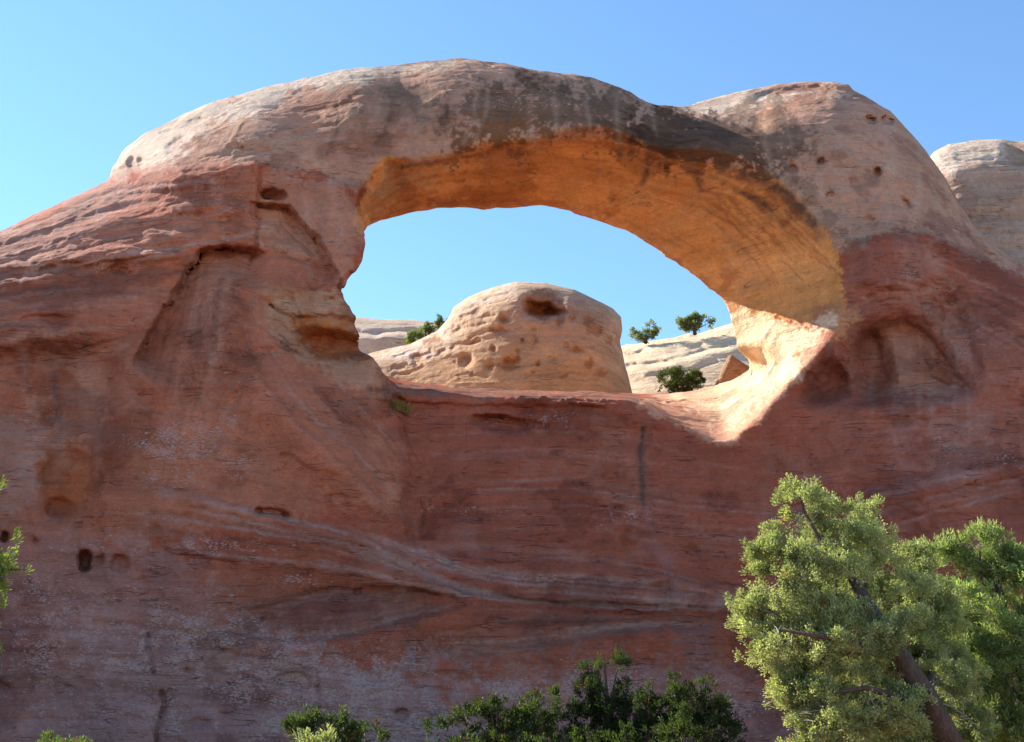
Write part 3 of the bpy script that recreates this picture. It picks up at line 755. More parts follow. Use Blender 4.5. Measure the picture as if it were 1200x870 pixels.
# curved layers of the ceiling, from the left foot over to the right jamb
hfT = [(424, 240), (458, 196), (500, 190), (540, 180), (600, 170), (690, 162), (740, 170), (790, 190), (850, 198), (905, 216), (945, 250), (968, 290), (975, 340)]
hbT = [(430, 264), (463, 254), (500, 246), (550, 244), (600, 243), (667, 247), (700, 258), (767, 287), (800, 310), (846, 350), (860, 370)]
beds(hfT, hbT, 44, [(0.40, 0.14, 0.05), (0.36, 0.12, 0.045), (0.66, 0.32, 0.14)], (0.8, 2.4), 0.45, 0.07, 0.10)
for k in range(30):
    f = RNG.uniform(0, 1); u = 800 + 165 * f; v = 205 + 90 * f * f + RNG.uniform(-5, 60); L = RNG.uniform(15, 60)
    A.vein([(u, v), (u + L * .5, v + L * .33), (u + L * .9, v + L * .8)], RNG.uniform(0.8, 1.8), (0.34, 0.12, 0.045), 0.5)
A.vein([(845, 200), (890, 215), (930, 240), (960, 275)], 7, (0.16, 0.085, 0.05), 0.6); A.vein([(800, 196), (830, 205), (870, 225), (905, 258)], 3, (0.22, 0.10, 0.05), 0.5)

# -- carving
A.groove([(306, 198), (304, 225), (303, 262), (300, 292), (292, 310)], 1.8, 0.4)
A.pit(320, 229, 14, 6, 0.9, 8)
A.ledge([(312, 238), (338, 243), (352, 262), (372, 278), (384, 300), (391, 314)], 1.1, 2.5, 50)
A.groove([(310, 241), (340, 249), (366, 276), (374, 288), (389, 314)], 1.4, 0.3)
A.groove([(304, 276), (330, 296), (360, 306), (388, 314)], 1.5, 0.3)
A.groove([(330, 262), (345, 278), (365, 294)], 1.3, 0.2)
A.ledge([(292, 292), (262, 290), (238, 294), (225, 312), (210, 335), (196, 358), (180, 385), (165, 410)][::-1], 1.15, 3, 50)
A.groove([(294, 293), (262, 291), (240, 294), (224, 314), (209, 337), (195, 360)], 2.3, 0.75)
A.groove([(195, 360), (180, 385), (166, 410)], 2.2, 0.25)
A.groove([(290, 397), (310, 440), (340, 480), (370, 510), (400, 538), (440, 575), (470, 602)], 1.8, 0.22)
A.ledge([(288, 390), (308, 440), (340, 482), (372, 512), (402, 540), (450, 590)], -0.35, 6, 45)
A.hollow([(310, 352), (345, 340), (395, 344), (412, 372), (440, 416), (428, 432), (380, 424), (335, 400), (312, 385)], 0.45, 14)
A.hollow([(352, 392), (385, 388), (425, 402), (436, 414), (400, 420), (366, 412)], 1.5, 8)
A.groove([(306, 350), (325, 362), (345, 378)], 1.6, 0.25); A.groove([(296, 366), (318, 382), (338, 396)], 1.5, 0.22); A.groove([(300, 376), (318, 392)], 1.5, 0.2)
A.groove([(340, 350), (352, 368), (344, 376)], 1.5, 0.2); A.groove([(362, 352), (392, 350)], 1.2, 0.15); A.groove([(405, 344), (398, 334), (412, 320)], 2.2, 0.35)
A.ledge([(352, 372), (395, 370), (420, 382), (434, 402)], 0.25, 3, 30)
for k in range(9):
    u = RNG.uniform(300, 350); v = 352 + (u - 300) * .5 + RNG.uniform(-6, 40); L = RNG.uniform(10, 26)
    A.groove([(u, v), (u + L * .5, v + L * .35), (u + L, v + L * .55)], 1.1, 0.2); A.vein([(u, v), (u + L * .5, v + L * .35), (u + L, v + L * .55)], 1.1, (0.16, 0.07, 0.045), 0.7)
A.tint([(352, 384), (380, 390), (425, 404), (436, 412), (392, 418), (364, 410)], (0.33, 0.10, 0.04), 0.6, 6, 3)
A.groove([(250, 345), (252, 385), (250, 410)], 2.2, 0.25); A.groove([(235, 350), (230, 375), (222, 402)], 2.0, 0.2)
# buttress edge over the saddle wall (left side stands proud)
A.ledge([(452, 452), (466, 474), (473, 505), (477, 545), (474, 590), (480, 620)][::-1], 0.75, 8, 70)
A.pit(464, 474, 10, 10, 0.5)
# ledge slot and rims on the saddle wall
A.pit(586, 496, 34, 8, 0.65, 7); A.groove([(556, 488), (590, 490), (640, 500)], 2.6, 0.35)
A.ledge([(452, 468), (520, 474), (600, 474), (700, 476)], 0.3, 2.5, 20)
A.groove([(730, 476), (760, 480), (790, 478)], 2, 0.25)
A.groove([(755, 505), (752, 540), (754, 590)], 4, 0.15)
A.groove([(640, 468), (700, 470), (770, 476), (800, 474)], 1.5, 0.4); A.ledge([(600, 464), (680, 464), (760, 472)], -0.3, 1.5, 8); A.groove([(780, 492), (815, 484), (840, 478)], 1.3, 0.2); A.groove([(830, 488), (868, 472), (900, 452)], 1.2, 0.18); A.groove([(880, 446), (915, 430), (945, 405)], 1.6, 0.3)
# right alcove
A.hollow([(985, 415), (1010, 388), (1050, 376), (1085, 390), (1110, 425), (1132, 455), (1100, 462), (1040, 466), (985, 466), (950, 468), (962, 440)], 1.7, 20)
A.hollow([(1008, 400), (1030, 392), (1044, 440), (1040, 462), (1005, 462)], 1.0, 11)
A.hollow([(955, 440), (980, 430), (995, 462), (950, 466)], 0.9, 9)
A.groove([(1062, 380), (1090, 398), (1112, 430), (1134, 458)], 4, 0.3)
for k in range(6):
    v = 448 + k * 4.2; u0 = 1045 + RNG.uniform(-8, 8); A.groove([(u0, v + RNG.uniform(-2, 2)), (u0 + 35, v + RNG.uniform(-3, 3)), (u0 + 72, v + RNG.uniform(-3, 3))], 1.2, 0.16)
A.ledge([(1040, 464), (1075, 466), (1125, 462)], -0.5, 3, 26)
A.ledge([(1000, 330), (1050, 340), (1100, 332), (1130, 370), (1150, 430)], 0.4, 8, 50)
A.groove([(1090, 350), (1104, 368), (1100, 392)], 2, 0.2)
A.ledge([(985, 300), (1010, 284), (1050, 274), (1095, 277), (1140, 302), (1205, 332)], -0.45, 5, 40)
A.groove([(1138, 275), (1160, 300), (1200, 330), (1230, 360)], 5, 0.5)
A.ledge([(1030, 575), (1090, 560), (1150, 545), (1250, 530)], -0.4, 8, 50)
# left contact of pale bed and red shoulder
A.ledge([(125, 214), (150, 207), (185, 200), (250, 193), (300, 191), (330, 196), (365, 201), (400, 212)], -0.45, 4, 40)
A.groove([(270, 172), (290, 173), (315, 174)], 2, 0.35)
A.ledge([(890, 110), (930, 101), (970, 101), (998, 106)], 0.8, 1.5, 12)
A.ledge([(880, 153), (850, 144), (820, 134), (790, 126), (765, 120)], 1.6, 3, 60)
# pockets
for u, v, a, b, d, r in ((1020, 140, 8, 5, .9, 8), (1039, 141, 8, 5.5, .9, 5), (962, 189, 5, 4.5, .5, 0), (930, 198, 6, 5, .45, 20), (1028, 202, 5, 5.5, .6, 0), (972, 229, 6, 3, .3, 0), (1062, 238, 7, 4, .35, 40),
                      (1018, 262, 9, 7, .3, 20), (955, 165, 6, 3, .3, 0), (100, 658, 8, 11, 1.3, 0), (118, 656, 3, 7, .35, 15), (140, 661, 11, 9, .35, 0), (318, 601, 18, 5, .5, 4), (336, 605, 6, 3, .4, 0), (304, 598, 4, 4, .5, 0),
                      (6, 629, 4, 6, .8, 20), (42, 635, 3, 3, .4, 0), (155, 191, 5, 8, .7, 10), (165, 191, 4, 7, .5, 15), (140, 190, 3, 3, .3, 0), (212, 172, 16, 10, .45, -15), (232, 142, 12, 3.5, .3, -12), (195, 155, 8, 2.5, .3, -15),
                      (80, 566, 32, 38, .55, 10), (70, 596, 16, 12, .4, 0), (345, 798, 20, 10, .3, 0), (470, 838, 9, 8, .3, 0), (575, 75, 16, 2.2, .5, 5)):
    A.pit(u, v, a, b, d, r)
A.groove([(174, 740), (175, 765), (180, 790)], 2.2, 0.3); A.groove([(190, 810), (192, 828), (186, 850), (184, 880)], 3, 0.4); A.groove([(372, 790), (373, 830), (374, 850)], 1.5, 0.3)
A.ledge([(-70, 420), (40, 405), (110, 412), (150, 440), (185, 470)], 0.5, 12, 60)
A.pit(70, 375, 90, 30, -0.9, -8, 0.8); A.pit(150, 500, 26, 90, -0.6, 12, 0.8); A.pit(262, 380, 22, 60, -0.7, 15, 0.8); A.pit(400, 260, 26, 44, -0.6, -10, 0.8); A.pit(60, 475, 60, 40, 0.35, 0, 0.8)
A.pit(370, 510, 90, 32, -0.8, 42, 0.8); A.pit(1050, 315, 75, 40, -1.0, 0, 0.8); A.pit(1175, 410, 46, 70, -0.9, 0, 0.8); A.pit(640, 560, 120, 40, -0.25, 0, 0.8)
A.ledge([(-60, 792), (60, 797), (150, 803), (185, 806)], 0.12, 4, 30)
# sweeping ledges on the lower wall
A.ledge([(190, 570), (260, 588), (340, 610), (410, 622), (470, 652), (520, 684), (580, 700)], -0.30, 5, 40)
A.ledge([(490, 692), (560, 703), (650, 708), (740, 715), (850, 716), (900, 712)], 0.32, 2.5, 36)
A.ledge([(200, 645), (290, 660), (390, 672), (450, 684), (500, 694)], 0.25, 4, 36)
A.ledge([(262, 742), (330, 750), (400, 748), (470, 728), (540, 712)], -0.4, 5, 40)
A.ledge([(300, 712), (380, 690), (450, 690)], 0.3, 6, 36)
A.ledge([(490, 770), (600, 762), (720, 740), (850, 735)], -0.3, 6, 30)
for k in range(34):       # thin bedding ledges high on the left shoulder and on the brow
    u = RNG.uniform(-40, 260); v = 225 + (260 - u) * 0.25 + RNG.uniform(-5, 90); L = RNG.uniform(30, 90)
    A.ledge([(u, v + L * .12), (u + L * .5, v + RNG.uniform(-3, 3)), (u + L, v + L * .04)], RNG.uniform(0.12, 0.3) * RNG.choice([-1, 1]), 2.5, 16)
for k in range(22):
    u = RNG.uniform(140, 420); v = 190 - (u - 140) * 0.33 + RNG.uniform(-8, 34); L = RNG.uniform(20, 60)
    A.groove([(u, v + L * .22), (u + L * .5, v + L * .08), (u + L, v)], RNG.uniform(1.2, 2.2), RNG.uniform(0.08, 0.2))
for k in range(60):       # flakes and short cracks of the opening's ceiling
    u = RNG.uniform(560, 960); v = 185 + max(0, u - 640) * 0.28 + RNG.uniform(-5, 55); L = RNG.uniform(10, 40)
    A.groove([(u, v), (u + L * .5, v + L * .28), (u + L, v + L * .62)], RNG.uniform(1.0, 1.8), RNG.uniform(0.05, 0.16))
A.groove([(575, 188), (640, 178), (700, 166), (745, 172)], 5, 0.2)
A.ledge([(490, 192), (540, 183), (600, 172), (680, 162), (740, 170), (800, 192)], -0.3, 4, 26)
for k in range(70):       # scattered solution pockets and spalls over the whole wall
    u = RNG.uniform(-60, 1260); v = RNG.uniform(300, 860); s = RNG.uniform(2.5, 9)
    if 400 < u < 985 and v < 475: continue
    A.pit(u, v, s * RNG.uniform(1, 2.2), s * 0.6, RNG.uniform(0.05, 0.2), RNG.uniform(-15, 15))
edge = np.minimum(np.minimum(sstep(-118, -60, LF.U), 1 - sstep(1260, 1318, LF.U)), 1 - sstep(940, 998, LF.V)); A.H *= edge

arch = Rock(LB, OUT, FRONT, BACK, 3.3, 3.0, 0.041, A, (HFm, HBm, -1.4, 3.7), seed=11, rough=1.0, bed=0.085, dip=(0.10, 0.0))
def focus_arch(c, k):
    u, v = to_uv(c)
    return (u > -60) & (u < 1260) & (v < 930) & (c[:, 1] < 6.5)
gx = grid_axis(-46, -25, 25, 46, 0.27); gy = np.arange(-19, 15.1, 0.30); gz = np.arange(-1.6, 38.5, 0.29)
V, Q = arch.build(gx, gy, gz, 2, focus_arch)
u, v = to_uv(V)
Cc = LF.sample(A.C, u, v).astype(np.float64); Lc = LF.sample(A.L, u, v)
# bedding-parallel colour bands, strongest in the red beds
b = arch.bedding(V); zz = np.zeros_like(b)
band = vnoise(np.stack([b * 0.9, zz, zz + .5], -1), 61) + 0.7 * vnoise(np.stack([b * 2.6, zz + 4, zz + .5], -1), 62)
red_w = np.clip((Cc[:, 0] / np.maximum(Cc[:, 1], .01) - 1.5) / 0.9, 0.25, 1)
Cc *= (1 + 0.13 * band * red_w)[:, None]
m = fbm(V / 2.4, 4, 71); Cc *= (1 + 0.13 * m)[:, None]
st = fbm(V * np.array([1.3, 1.3, 0.16]), 3, 75); Cc *= (1 + 0.14 * st)[:, None]
pa = fbm(V * np.array([0.30, 0.30, 0.45]), 5, 77, 0.6); k = 0.30 * sstep(0.10, 0.26, pa)          # dark weathered patches
Cc *= 1 - k[:, None] * np.array([0.85, 1.0, 1.0])
pb_ = fbm(V * np.array([0.42, 0.42, 0.30]) + 31, 5, 79, 0.6); k = 0.38 * sstep(0.12, 0.36, pb_)     # paler dusty patches
Cc = Cc * (1 - k[:, None]) + k[:, None] * (Cc * 0.6 + np.array([0.16, 0.09, 0.065]))
fi = fbm(V * np.array([2.6, 2.6, 3.6]), 3, 83, 0.65); Cc *= (1 + 0.09 * fi)[:, None]
Lc = np.clip(Lc * 1.2 + 0.10 * sstep(0.1, 0.4, fbm(V / 3.5 + 7, 4, 85)) * red_w, 0, 1)
Cc = np.clip(Cc, 0.02, 0.8)
# thing with two parts: the pale upper bed that carries the span, and the red wall under it
root = empty('rock_arch', (0, 0, 0))
tag(root, 'huge natural rock arch, buff span over a red sandstone wall, spanning the frame', 'rock arch')
pale_pts = catmull(CONTACT[:-2], 1, True) if False else np.array(CONTACT[1:11] + [(428, 262), (420, 440), (480, 440), (860, 420), (975, 372)] + CONTACT[16:-2] + [(1900, 480), (1900, -400), (-150, -400)], float)
fc = V[Q].mean(1); fu, fv = to_uv(fc)
is_pale = inside(fu, fv, pale_pts)
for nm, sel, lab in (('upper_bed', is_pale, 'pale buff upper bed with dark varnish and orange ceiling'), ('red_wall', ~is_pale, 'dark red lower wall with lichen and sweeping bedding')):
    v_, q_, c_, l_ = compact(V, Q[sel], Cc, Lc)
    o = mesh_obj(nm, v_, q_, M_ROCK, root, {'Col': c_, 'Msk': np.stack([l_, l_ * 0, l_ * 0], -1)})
    o['label'] = lab
del V, Q

# ================================================================== rocks seen behind
def side_rock(name, outline, lat, front, back, R, brow, mpp, step, rel, colf, mat, rough=1.0, bed=0.07, seed=51, levels=1, ypad=2.0, dip=(0, 0)):
    oc = np.array(outline, float)
    fr = front if isinstance(front, np.ndarray) else np.full(lat.U.shape, front, np.float32)
    bk = np.full(lat.U.shape, back, np.float32)
    rk = Rock(lat, oc, fr, bk, R, brow, mpp, rel, None, seed, rough, bed, dip)
    y0, y1 = float(fr.min()) - ypad, back + 1
    pts = np.concatenate([at(oc[:, 0], oc[:, 1], y0), at(oc[:, 0], oc[:, 1], y1)])
    lo = pts.min(0) - 1; hi = pts.max(0) + 1
    ax = [np.arange(lo[0], hi[0], step), np.arange(y0, y1 + step, step), np.arange(lo[2], hi[2], step)]
    V, Q = rk.build(*ax, levels, None)
    u, v = to_uv(V)
    C = lat.sample(rel.C, u, v).astype(float)
    bb = rk.bedding(V); z = np.zeros_like(bb)
    C *= (1 + 0.10 * vnoise(np.stack([bb * 1.3, z, z + .5], -1), 61) + 0.2 * fbm(V / 3.0, 4, 71))[:, None]
    L = lat.sample(rel.L, u, v)
    return mesh_obj(name, V, Q, mat, None, {'Col': np.clip(C, .02, .85), 'Msk': np.stack([L, L * 0, L * 0], -1)})

# the knob framed by the opening
LK = Lattice(380, 300, 820, 560, 1)
K = Relief(LK, (0.53, 0.36, 0.225), 15, 4.5)
K.tint([(440, 412), (520, 380), (545, 348), (600, 330), (600, 345), (560, 380), (520, 420), (450, 440)], (0.60, 0.46, 0.35), 0.8, 10, 8)
K.tint([(590, 345), (680, 345), (700, 370), (690, 400), (610, 400)], (0.48, 0.30, 0.21), 0.6, 14, 12)
K.tint([(540, 370), (600, 352), (700, 360), (735, 400), (745, 470), (520, 470)], (0.48, 0.30, 0.175), 0.7, 22, 16)
K.tint([(440, 425), (530, 420), (740, 430), (745, 470), (440, 470)], (0.47, 0.27, 0.14), 0.6, 10, 8)
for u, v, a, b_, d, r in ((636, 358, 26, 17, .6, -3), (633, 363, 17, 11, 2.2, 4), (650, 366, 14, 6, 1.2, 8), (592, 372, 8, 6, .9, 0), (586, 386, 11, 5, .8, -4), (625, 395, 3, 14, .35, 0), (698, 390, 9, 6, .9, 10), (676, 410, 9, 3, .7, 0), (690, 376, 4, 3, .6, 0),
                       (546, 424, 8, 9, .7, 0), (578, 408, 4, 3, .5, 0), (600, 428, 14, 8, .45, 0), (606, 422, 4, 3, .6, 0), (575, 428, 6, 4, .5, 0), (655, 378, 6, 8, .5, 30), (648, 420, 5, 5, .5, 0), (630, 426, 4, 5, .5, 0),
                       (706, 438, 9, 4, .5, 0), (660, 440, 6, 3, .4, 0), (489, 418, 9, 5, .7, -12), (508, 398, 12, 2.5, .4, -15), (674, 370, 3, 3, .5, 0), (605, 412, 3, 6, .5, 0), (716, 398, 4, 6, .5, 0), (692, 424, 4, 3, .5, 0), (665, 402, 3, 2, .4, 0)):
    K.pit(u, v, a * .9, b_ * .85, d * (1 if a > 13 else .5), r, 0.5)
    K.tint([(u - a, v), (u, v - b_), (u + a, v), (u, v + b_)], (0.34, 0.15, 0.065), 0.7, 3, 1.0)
for k in range(22): K.pit(RNG.uniform(530, 735), RNG.uniform(350, 455), RNG.uniform(1.2, 3.2), RNG.uniform(1, 2.2), RNG.uniform(.15, .4))
for k in range(24):
    u = RNG.uniform(440, 570); v = 415 - (u - 440) * .5 + RNG.uniform(-10, 30); L = RNG.uniform(15, 40); K.groove([(u, v + L * .3), (u + L, v)], 1.2, .3)
for k in range(14):
    v = RNG.uniform(400, 458); u = RNG.uniform(520, 700); L = RNG.uniform(20, 70); K.groove([(u, v), (u + L, v + RNG.uniform(-2, 2))], 1.1, .18)
KO = [(400, 520), (400, 425), (440, 413), (480, 404), (512, 388), (526, 372), (532, 360), (548, 349), (575, 338), (605, 331), (640, 333), (672, 340), (700, 353), (718, 362), (728, 372), (729, 386), (726, 400), (732, 430), (741, 462), (745, 520)]
kfront = tps([(400, 480, 24), (440, 430, 25), (520, 400, 24.6), (520, 460, 22), (600, 360, 22.6), (640, 400, 21.4), (620, 460, 20.3), (670, 365, 22.6), (700, 400, 22.2), (705, 460, 21.2), (745, 460, 24), (600, 520, 18), (730, 380, 25.5), (420, 540, 22), (745, 540, 22)], LK.U, LK.V)
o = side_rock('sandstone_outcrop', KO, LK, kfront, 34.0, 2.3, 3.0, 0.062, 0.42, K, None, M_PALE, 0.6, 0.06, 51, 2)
tag(o, 'rounded sandstone knob with a dark cave, framed by the arch opening', 'rock')

# dome at the right edge
LD = Lattice(1040, 100, 1700, 560, 2)
D = Relief(LD, (0.40, 0.265, 0.195), 25, 2.0)
D.tint([(1085, 185), (1110, 160), (1200, 158), (1400, 160), (1300, 185), (1150, 185), (1115, 205)], (0.55, 0.42, 0.32), 0.9, 6, 8)
D.tint([(1180, 170), (1230, 168), (1230, 200), (1190, 190)], (0.30, 0.17, 0.10), 0.7, 5, 4)
D.groove([(1180, 172), (1215, 186), (1260, 196)], 4, 0.6); D.ledge([(1090, 190), (1120, 196), (1160, 190), (1230, 200)], -0.4, 4, 26)
for k in range(22):
    v = RNG.uniform(170, 300); u = RNG.uniform(1090, 1250); L = RNG.uniform(20, 60); D.groove([(u, v), (u + L, v + RNG.uniform(-4, 4))], 1.6, .2)
DO = [(1046, 520), (1050, 260), (1075, 205), (1095, 178), (1112, 169), (1140, 165), (1172, 164), (1188, 167), (1215, 165), (1290, 172), (1380, 200), (1460, 260), (1500, 520)]
o = side_rock('sandstone_dome', DO, LD, tps([(1050, 300, 9), (1100, 250, 8.2), (1200, 250, 7.6), (1200, 400, 6), (1400, 300, 9), (1100, 400, 7), (1500, 520, 8)], LD.U, LD.V), 17.0, 3.0, 3.5, 0.047, 0.4, D, None, M_PALE, 1.0, 0.10, 57, 2)
tag(o, 'pale sandstone dome behind the right shoulder of the arch, at the right edge', 'rock')

# slickrock slopes far behind
LS = Lattice(640, 300, 1180, 620, 2)
S_ = Relief(LS, (0.66, 0.48, 0.31), 35, 2.0)
for pts, w, d in (([(735, 428), (770, 426), (800, 419), (850, 405)], 2.0, .9), ([(740, 408), (800, 398), (862, 388)], 2.0, .7), ([(760, 440), (800, 436), (840, 424)], 1.5, .4), ([(735, 414), (745, 416), (755, 411)], 2.0, .8), ([(810, 408), (830, 402), (856, 400)], 1.5, .5), ([(800, 396), (830, 400), (860, 392)], 1.8, .5)):
    S_.groove(pts, w, d)
S_.ledge([(735, 432), (770, 428), (800, 420), (860, 404)], -0.9, 2.5, 16); S_.ledge([(735, 408), (800, 399), (862, 387)], -0.7, 2.5, 10)
SO = [(660, 600), (690, 450), (715, 412), (735, 405), (748, 404), (760, 401), (790, 396), (808, 391), (818, 392), (838, 386), (860, 379), (900, 366), (980, 345), (1080, 335), (1150, 400), (1170, 600)]
o = side_rock('hillside', SO, LS, tps([(660, 500, 42), (735, 405, 47), (860, 380, 47), (735, 460, 38), (860, 450, 37), (860, 520, 31), (735, 520, 32), (1100, 350, 46), (1100, 500, 36)], LS.U, LS.V), 62.0, 3.0, 3.0, 0.078, 0.65, S_, None, M_PALE, 0.7, 0.18, 63, 2)
tag(o, 'sunlit pale slickrock slope rising to the right behind the arch', 'hillside', kind='structure')
LL = Lattice(280, 320, 640, 560, 2)
L_ = Relief(LL, (0.54, 0.38, 0.27), 45, 2.0)
L_.groove([(400, 389), (440, 391), (480, 388), (520, 391)], 2.2, 1.0); L_.ledge([(400, 391), (440, 393), (480, 390), (530, 394)], -1.2, 2.5, 20)
L_.groove([(400, 403), (440, 405), (480, 402)], 1.5, .4); L_.groove([(400, 380), (450, 381), (500, 381)], 1.2, .3); L_.groove([(425, 412), (470, 410)], 1.5, .4)
LO = [(300, 540), (310, 390), (350, 374), (400, 372), (425, 373), (450, 375), (470, 375), (500, 377), (530, 380), (570, 390), (600, 540)]
o = side_rock('hillside', LO, LL, tps([(300, 400, 42), (400, 380, 44), (500, 380, 44), (430, 420, 40), (430, 480, 36), (600, 480, 38), (560, 400, 43)], LL.U, LL.V), 56.0, 2.5, 3.0, 0.078, 0.65, L_, None, M_PALE, 0.7, 0.16, 67, 2)
tag(o, 'far layered slickrock ledges seen left of the knob in the opening', 'hillside', kind='structure')

# pointed rock added in place of a shaded facet by the jamb's foot
LP = Lattice(810, 395, 930, 500, 0.5)
Bp = Relief(LP, (0.30, 0.18, 0.11), 55, 1.5)
BO = [(830, 480), (833, 462), (837, 453), (846, 433), (853, 418), (857, 416), (864, 421), (876, 429), (888, 437), (900, 450), (906, 480)]
o = side_rock('facet_rock', BO, LP, 16.0, 20.0, 0.35, 0.4, 0.053, 0.2, Bp, None, M_PALE, 0.35, 0.05, 73, 2)
tag(o, 'pointed rock added in place of a shaded facet, beside the sunlit foot of the arch', 'facet_rock')

# ------------------------------------------------------------------ ground
def height_sheet(name, xs, ys, zf, mat):
    X, Y = np.meshgrid(xs, ys, indexing='ij')
    P = np.stack([X, Y, X * 0], -1)
    Z = zf(X, Y, P)
    V = np.stack([X, Y, Z], -1).reshape(-1, 3)
    i = np.arange(len(xs) * len(ys)).reshape(len(xs), len(ys))
    Q = np.stack([i[:-1, :-1], i[1:, :-1], i[1:, 1:], i[:-1, 1:]], -1).reshape(-1, 4)
    return mesh_obj(name, V, Q, mat)
gxs = np.r_[np.linspace(-900, -80, 20), np.linspace(-76, 76, 110), np.linspace(80, 900, 20)]
g = height_sheet('ground', gxs, np.r_[np.linspace(-900, -75, 16), np.linspace(-72, 6, 70)], lambda X, Y, P: 0.25 * fbm(P / 9.0, 3, 81) * np.clip(1 - np.abs(X) / 70, 0, 1) - 0.05, M_GROUND)
tag(g, 'sandy red ground at the foot of the cliff', 'ground', kind='structure')
def bench(X, Y, P):
    z = 16.2 + 0.21 * np.minimum(Y, 70) + 0.4 * fbm(P / 7.0, 3, 83)
    return np.where(Y < 9.55, -1.0, z)
g = height_sheet('terrain', gxs, np.r_[9.5, np.linspace(9.6, 80, 66), np.linspace(90, 900, 16)], bench, M_BENCH)
tag(g, 'bare slickrock bench behind the arch', 'terrain', kind='structure')

# ================================================================== plants
M_JUN = foliage_material('juniper_scale_leaves'); M_PIN = foliage_material('pinyon_needles'); M_BARK = bark_material('shaggy_bark'); M_TWIG = bark_material('grey_twig', (0.14, 0.11, 0.09), (0.34, 0.30, 0.26))

def tube(path, radii, sides=8, seed=0):
    p = np.array(path, float); n = len(p)
    V = []; Q = []
    ref = np.array([0.3, 0.9, 0.2])
    for i in range(n):
        t = p[min(i + 1, n - 1)] - p[max(i - 1, 0)]; t /= np.linalg.norm(t) + 1e-9
        a = np.cross(t, ref); a /= np.linalg.norm(a) + 1e-9; b_ = np.cross(t, a)
        for k in range(sides):
            th = 2 * math.pi * k / sides
            r = radii[i] * (1 + 0.14 * math.sin(3 * th + i * 0.7 + seed) + 0.1 * math.sin(5 * th + seed))
            V.append(p[i] + r * (cos(th) * a + sin(th) * b_))
    for i in range(n - 1):
        for k in range(sides):
            a = i * sides + k; b2 = i * sides + (k + 1) % sides
            Q.append((a, b2, b2 + sides, a + sides))
    return np.array(V), np.array(Q)

def bent(a, b, n=7, sag=0.12, rng=RNG):
    a = np.array(a, float); b = np.array(b, float); L = np.linalg.norm(b - a)
    t = np.linspace(0, 1, n)[:, None]
    j = rng.normal(0, 1, (n, 3)) * L * sag * 0.35 * np.sin(math.pi * t)
    return a + (b - a) * t + j + np.array([0, 0, 1]) * L * sag * np.sin(math.pi * t)

class Tubes:
    def __init__(self): self.V = []; self.Q = []; self.n = 0
    def add(self, path, r0, r1, sides=6):
        V, Q = tube(path, np.linspace(r0, r1, len(path)), sides, self.n % 7)
        self.V.append(V); self.Q.append(Q + self.n); self.n += len(V)
    def build(self, name, mat, parent, off):
        return mesh_obj(name, np.concatenate(self.V) - off, np.concatenate(self.Q), mat, parent)

def sprays(centers, out, n_per, spread, leaf, width, cols, rng, droop=0.0, up=0.25):
    """many little leaf-blades round each twig tip"""
    m = len(centers); N = m * n_per
    c = np.repeat(centers, n_per, 0); o = np.repeat(out, n_per, 0)
    d = rng.normal(0, 1, (N, 3)); d /= np.linalg.norm(d, axis=1, keepdims=True)
    pos = c + d * (rng.random((N, 1)) ** 0.6) * spread * np.array([1, 1, 1.15])
    ax = 0.55 * d + 0.75 * o + np.array([0, 0, up]) + rng.normal(0, 0.35, (N, 3))
    ax /= np.linalg.norm(ax, axis=1, keepdims=True)
    sd = np.cross(ax, rng.normal(0, 1, (N, 3))); sd /= np.linalg.norm(sd, axis=1, keepdims=True) + 1e-9
    L = leaf * rng.uniform(0.6, 1.3, (N, 1)); W = width * rng.uniform(0.7, 1.3, (N, 1))
    nrm = np.cross(ax, sd)
    V = np.stack([pos - ax * L * 0.5, pos + sd * W + nrm * W * 0.5, pos + ax * L * 0.5, pos - sd * W + nrm * W * 0.5], 1).reshape(-1, 3)
    Q = np.arange(N * 4).reshape(N, 4)
    col = np.repeat(np.repeat(cols, n_per, 0) * rng.uniform(0.75, 1.25, (N, 1)), 4, 0)
    return V, Q, col

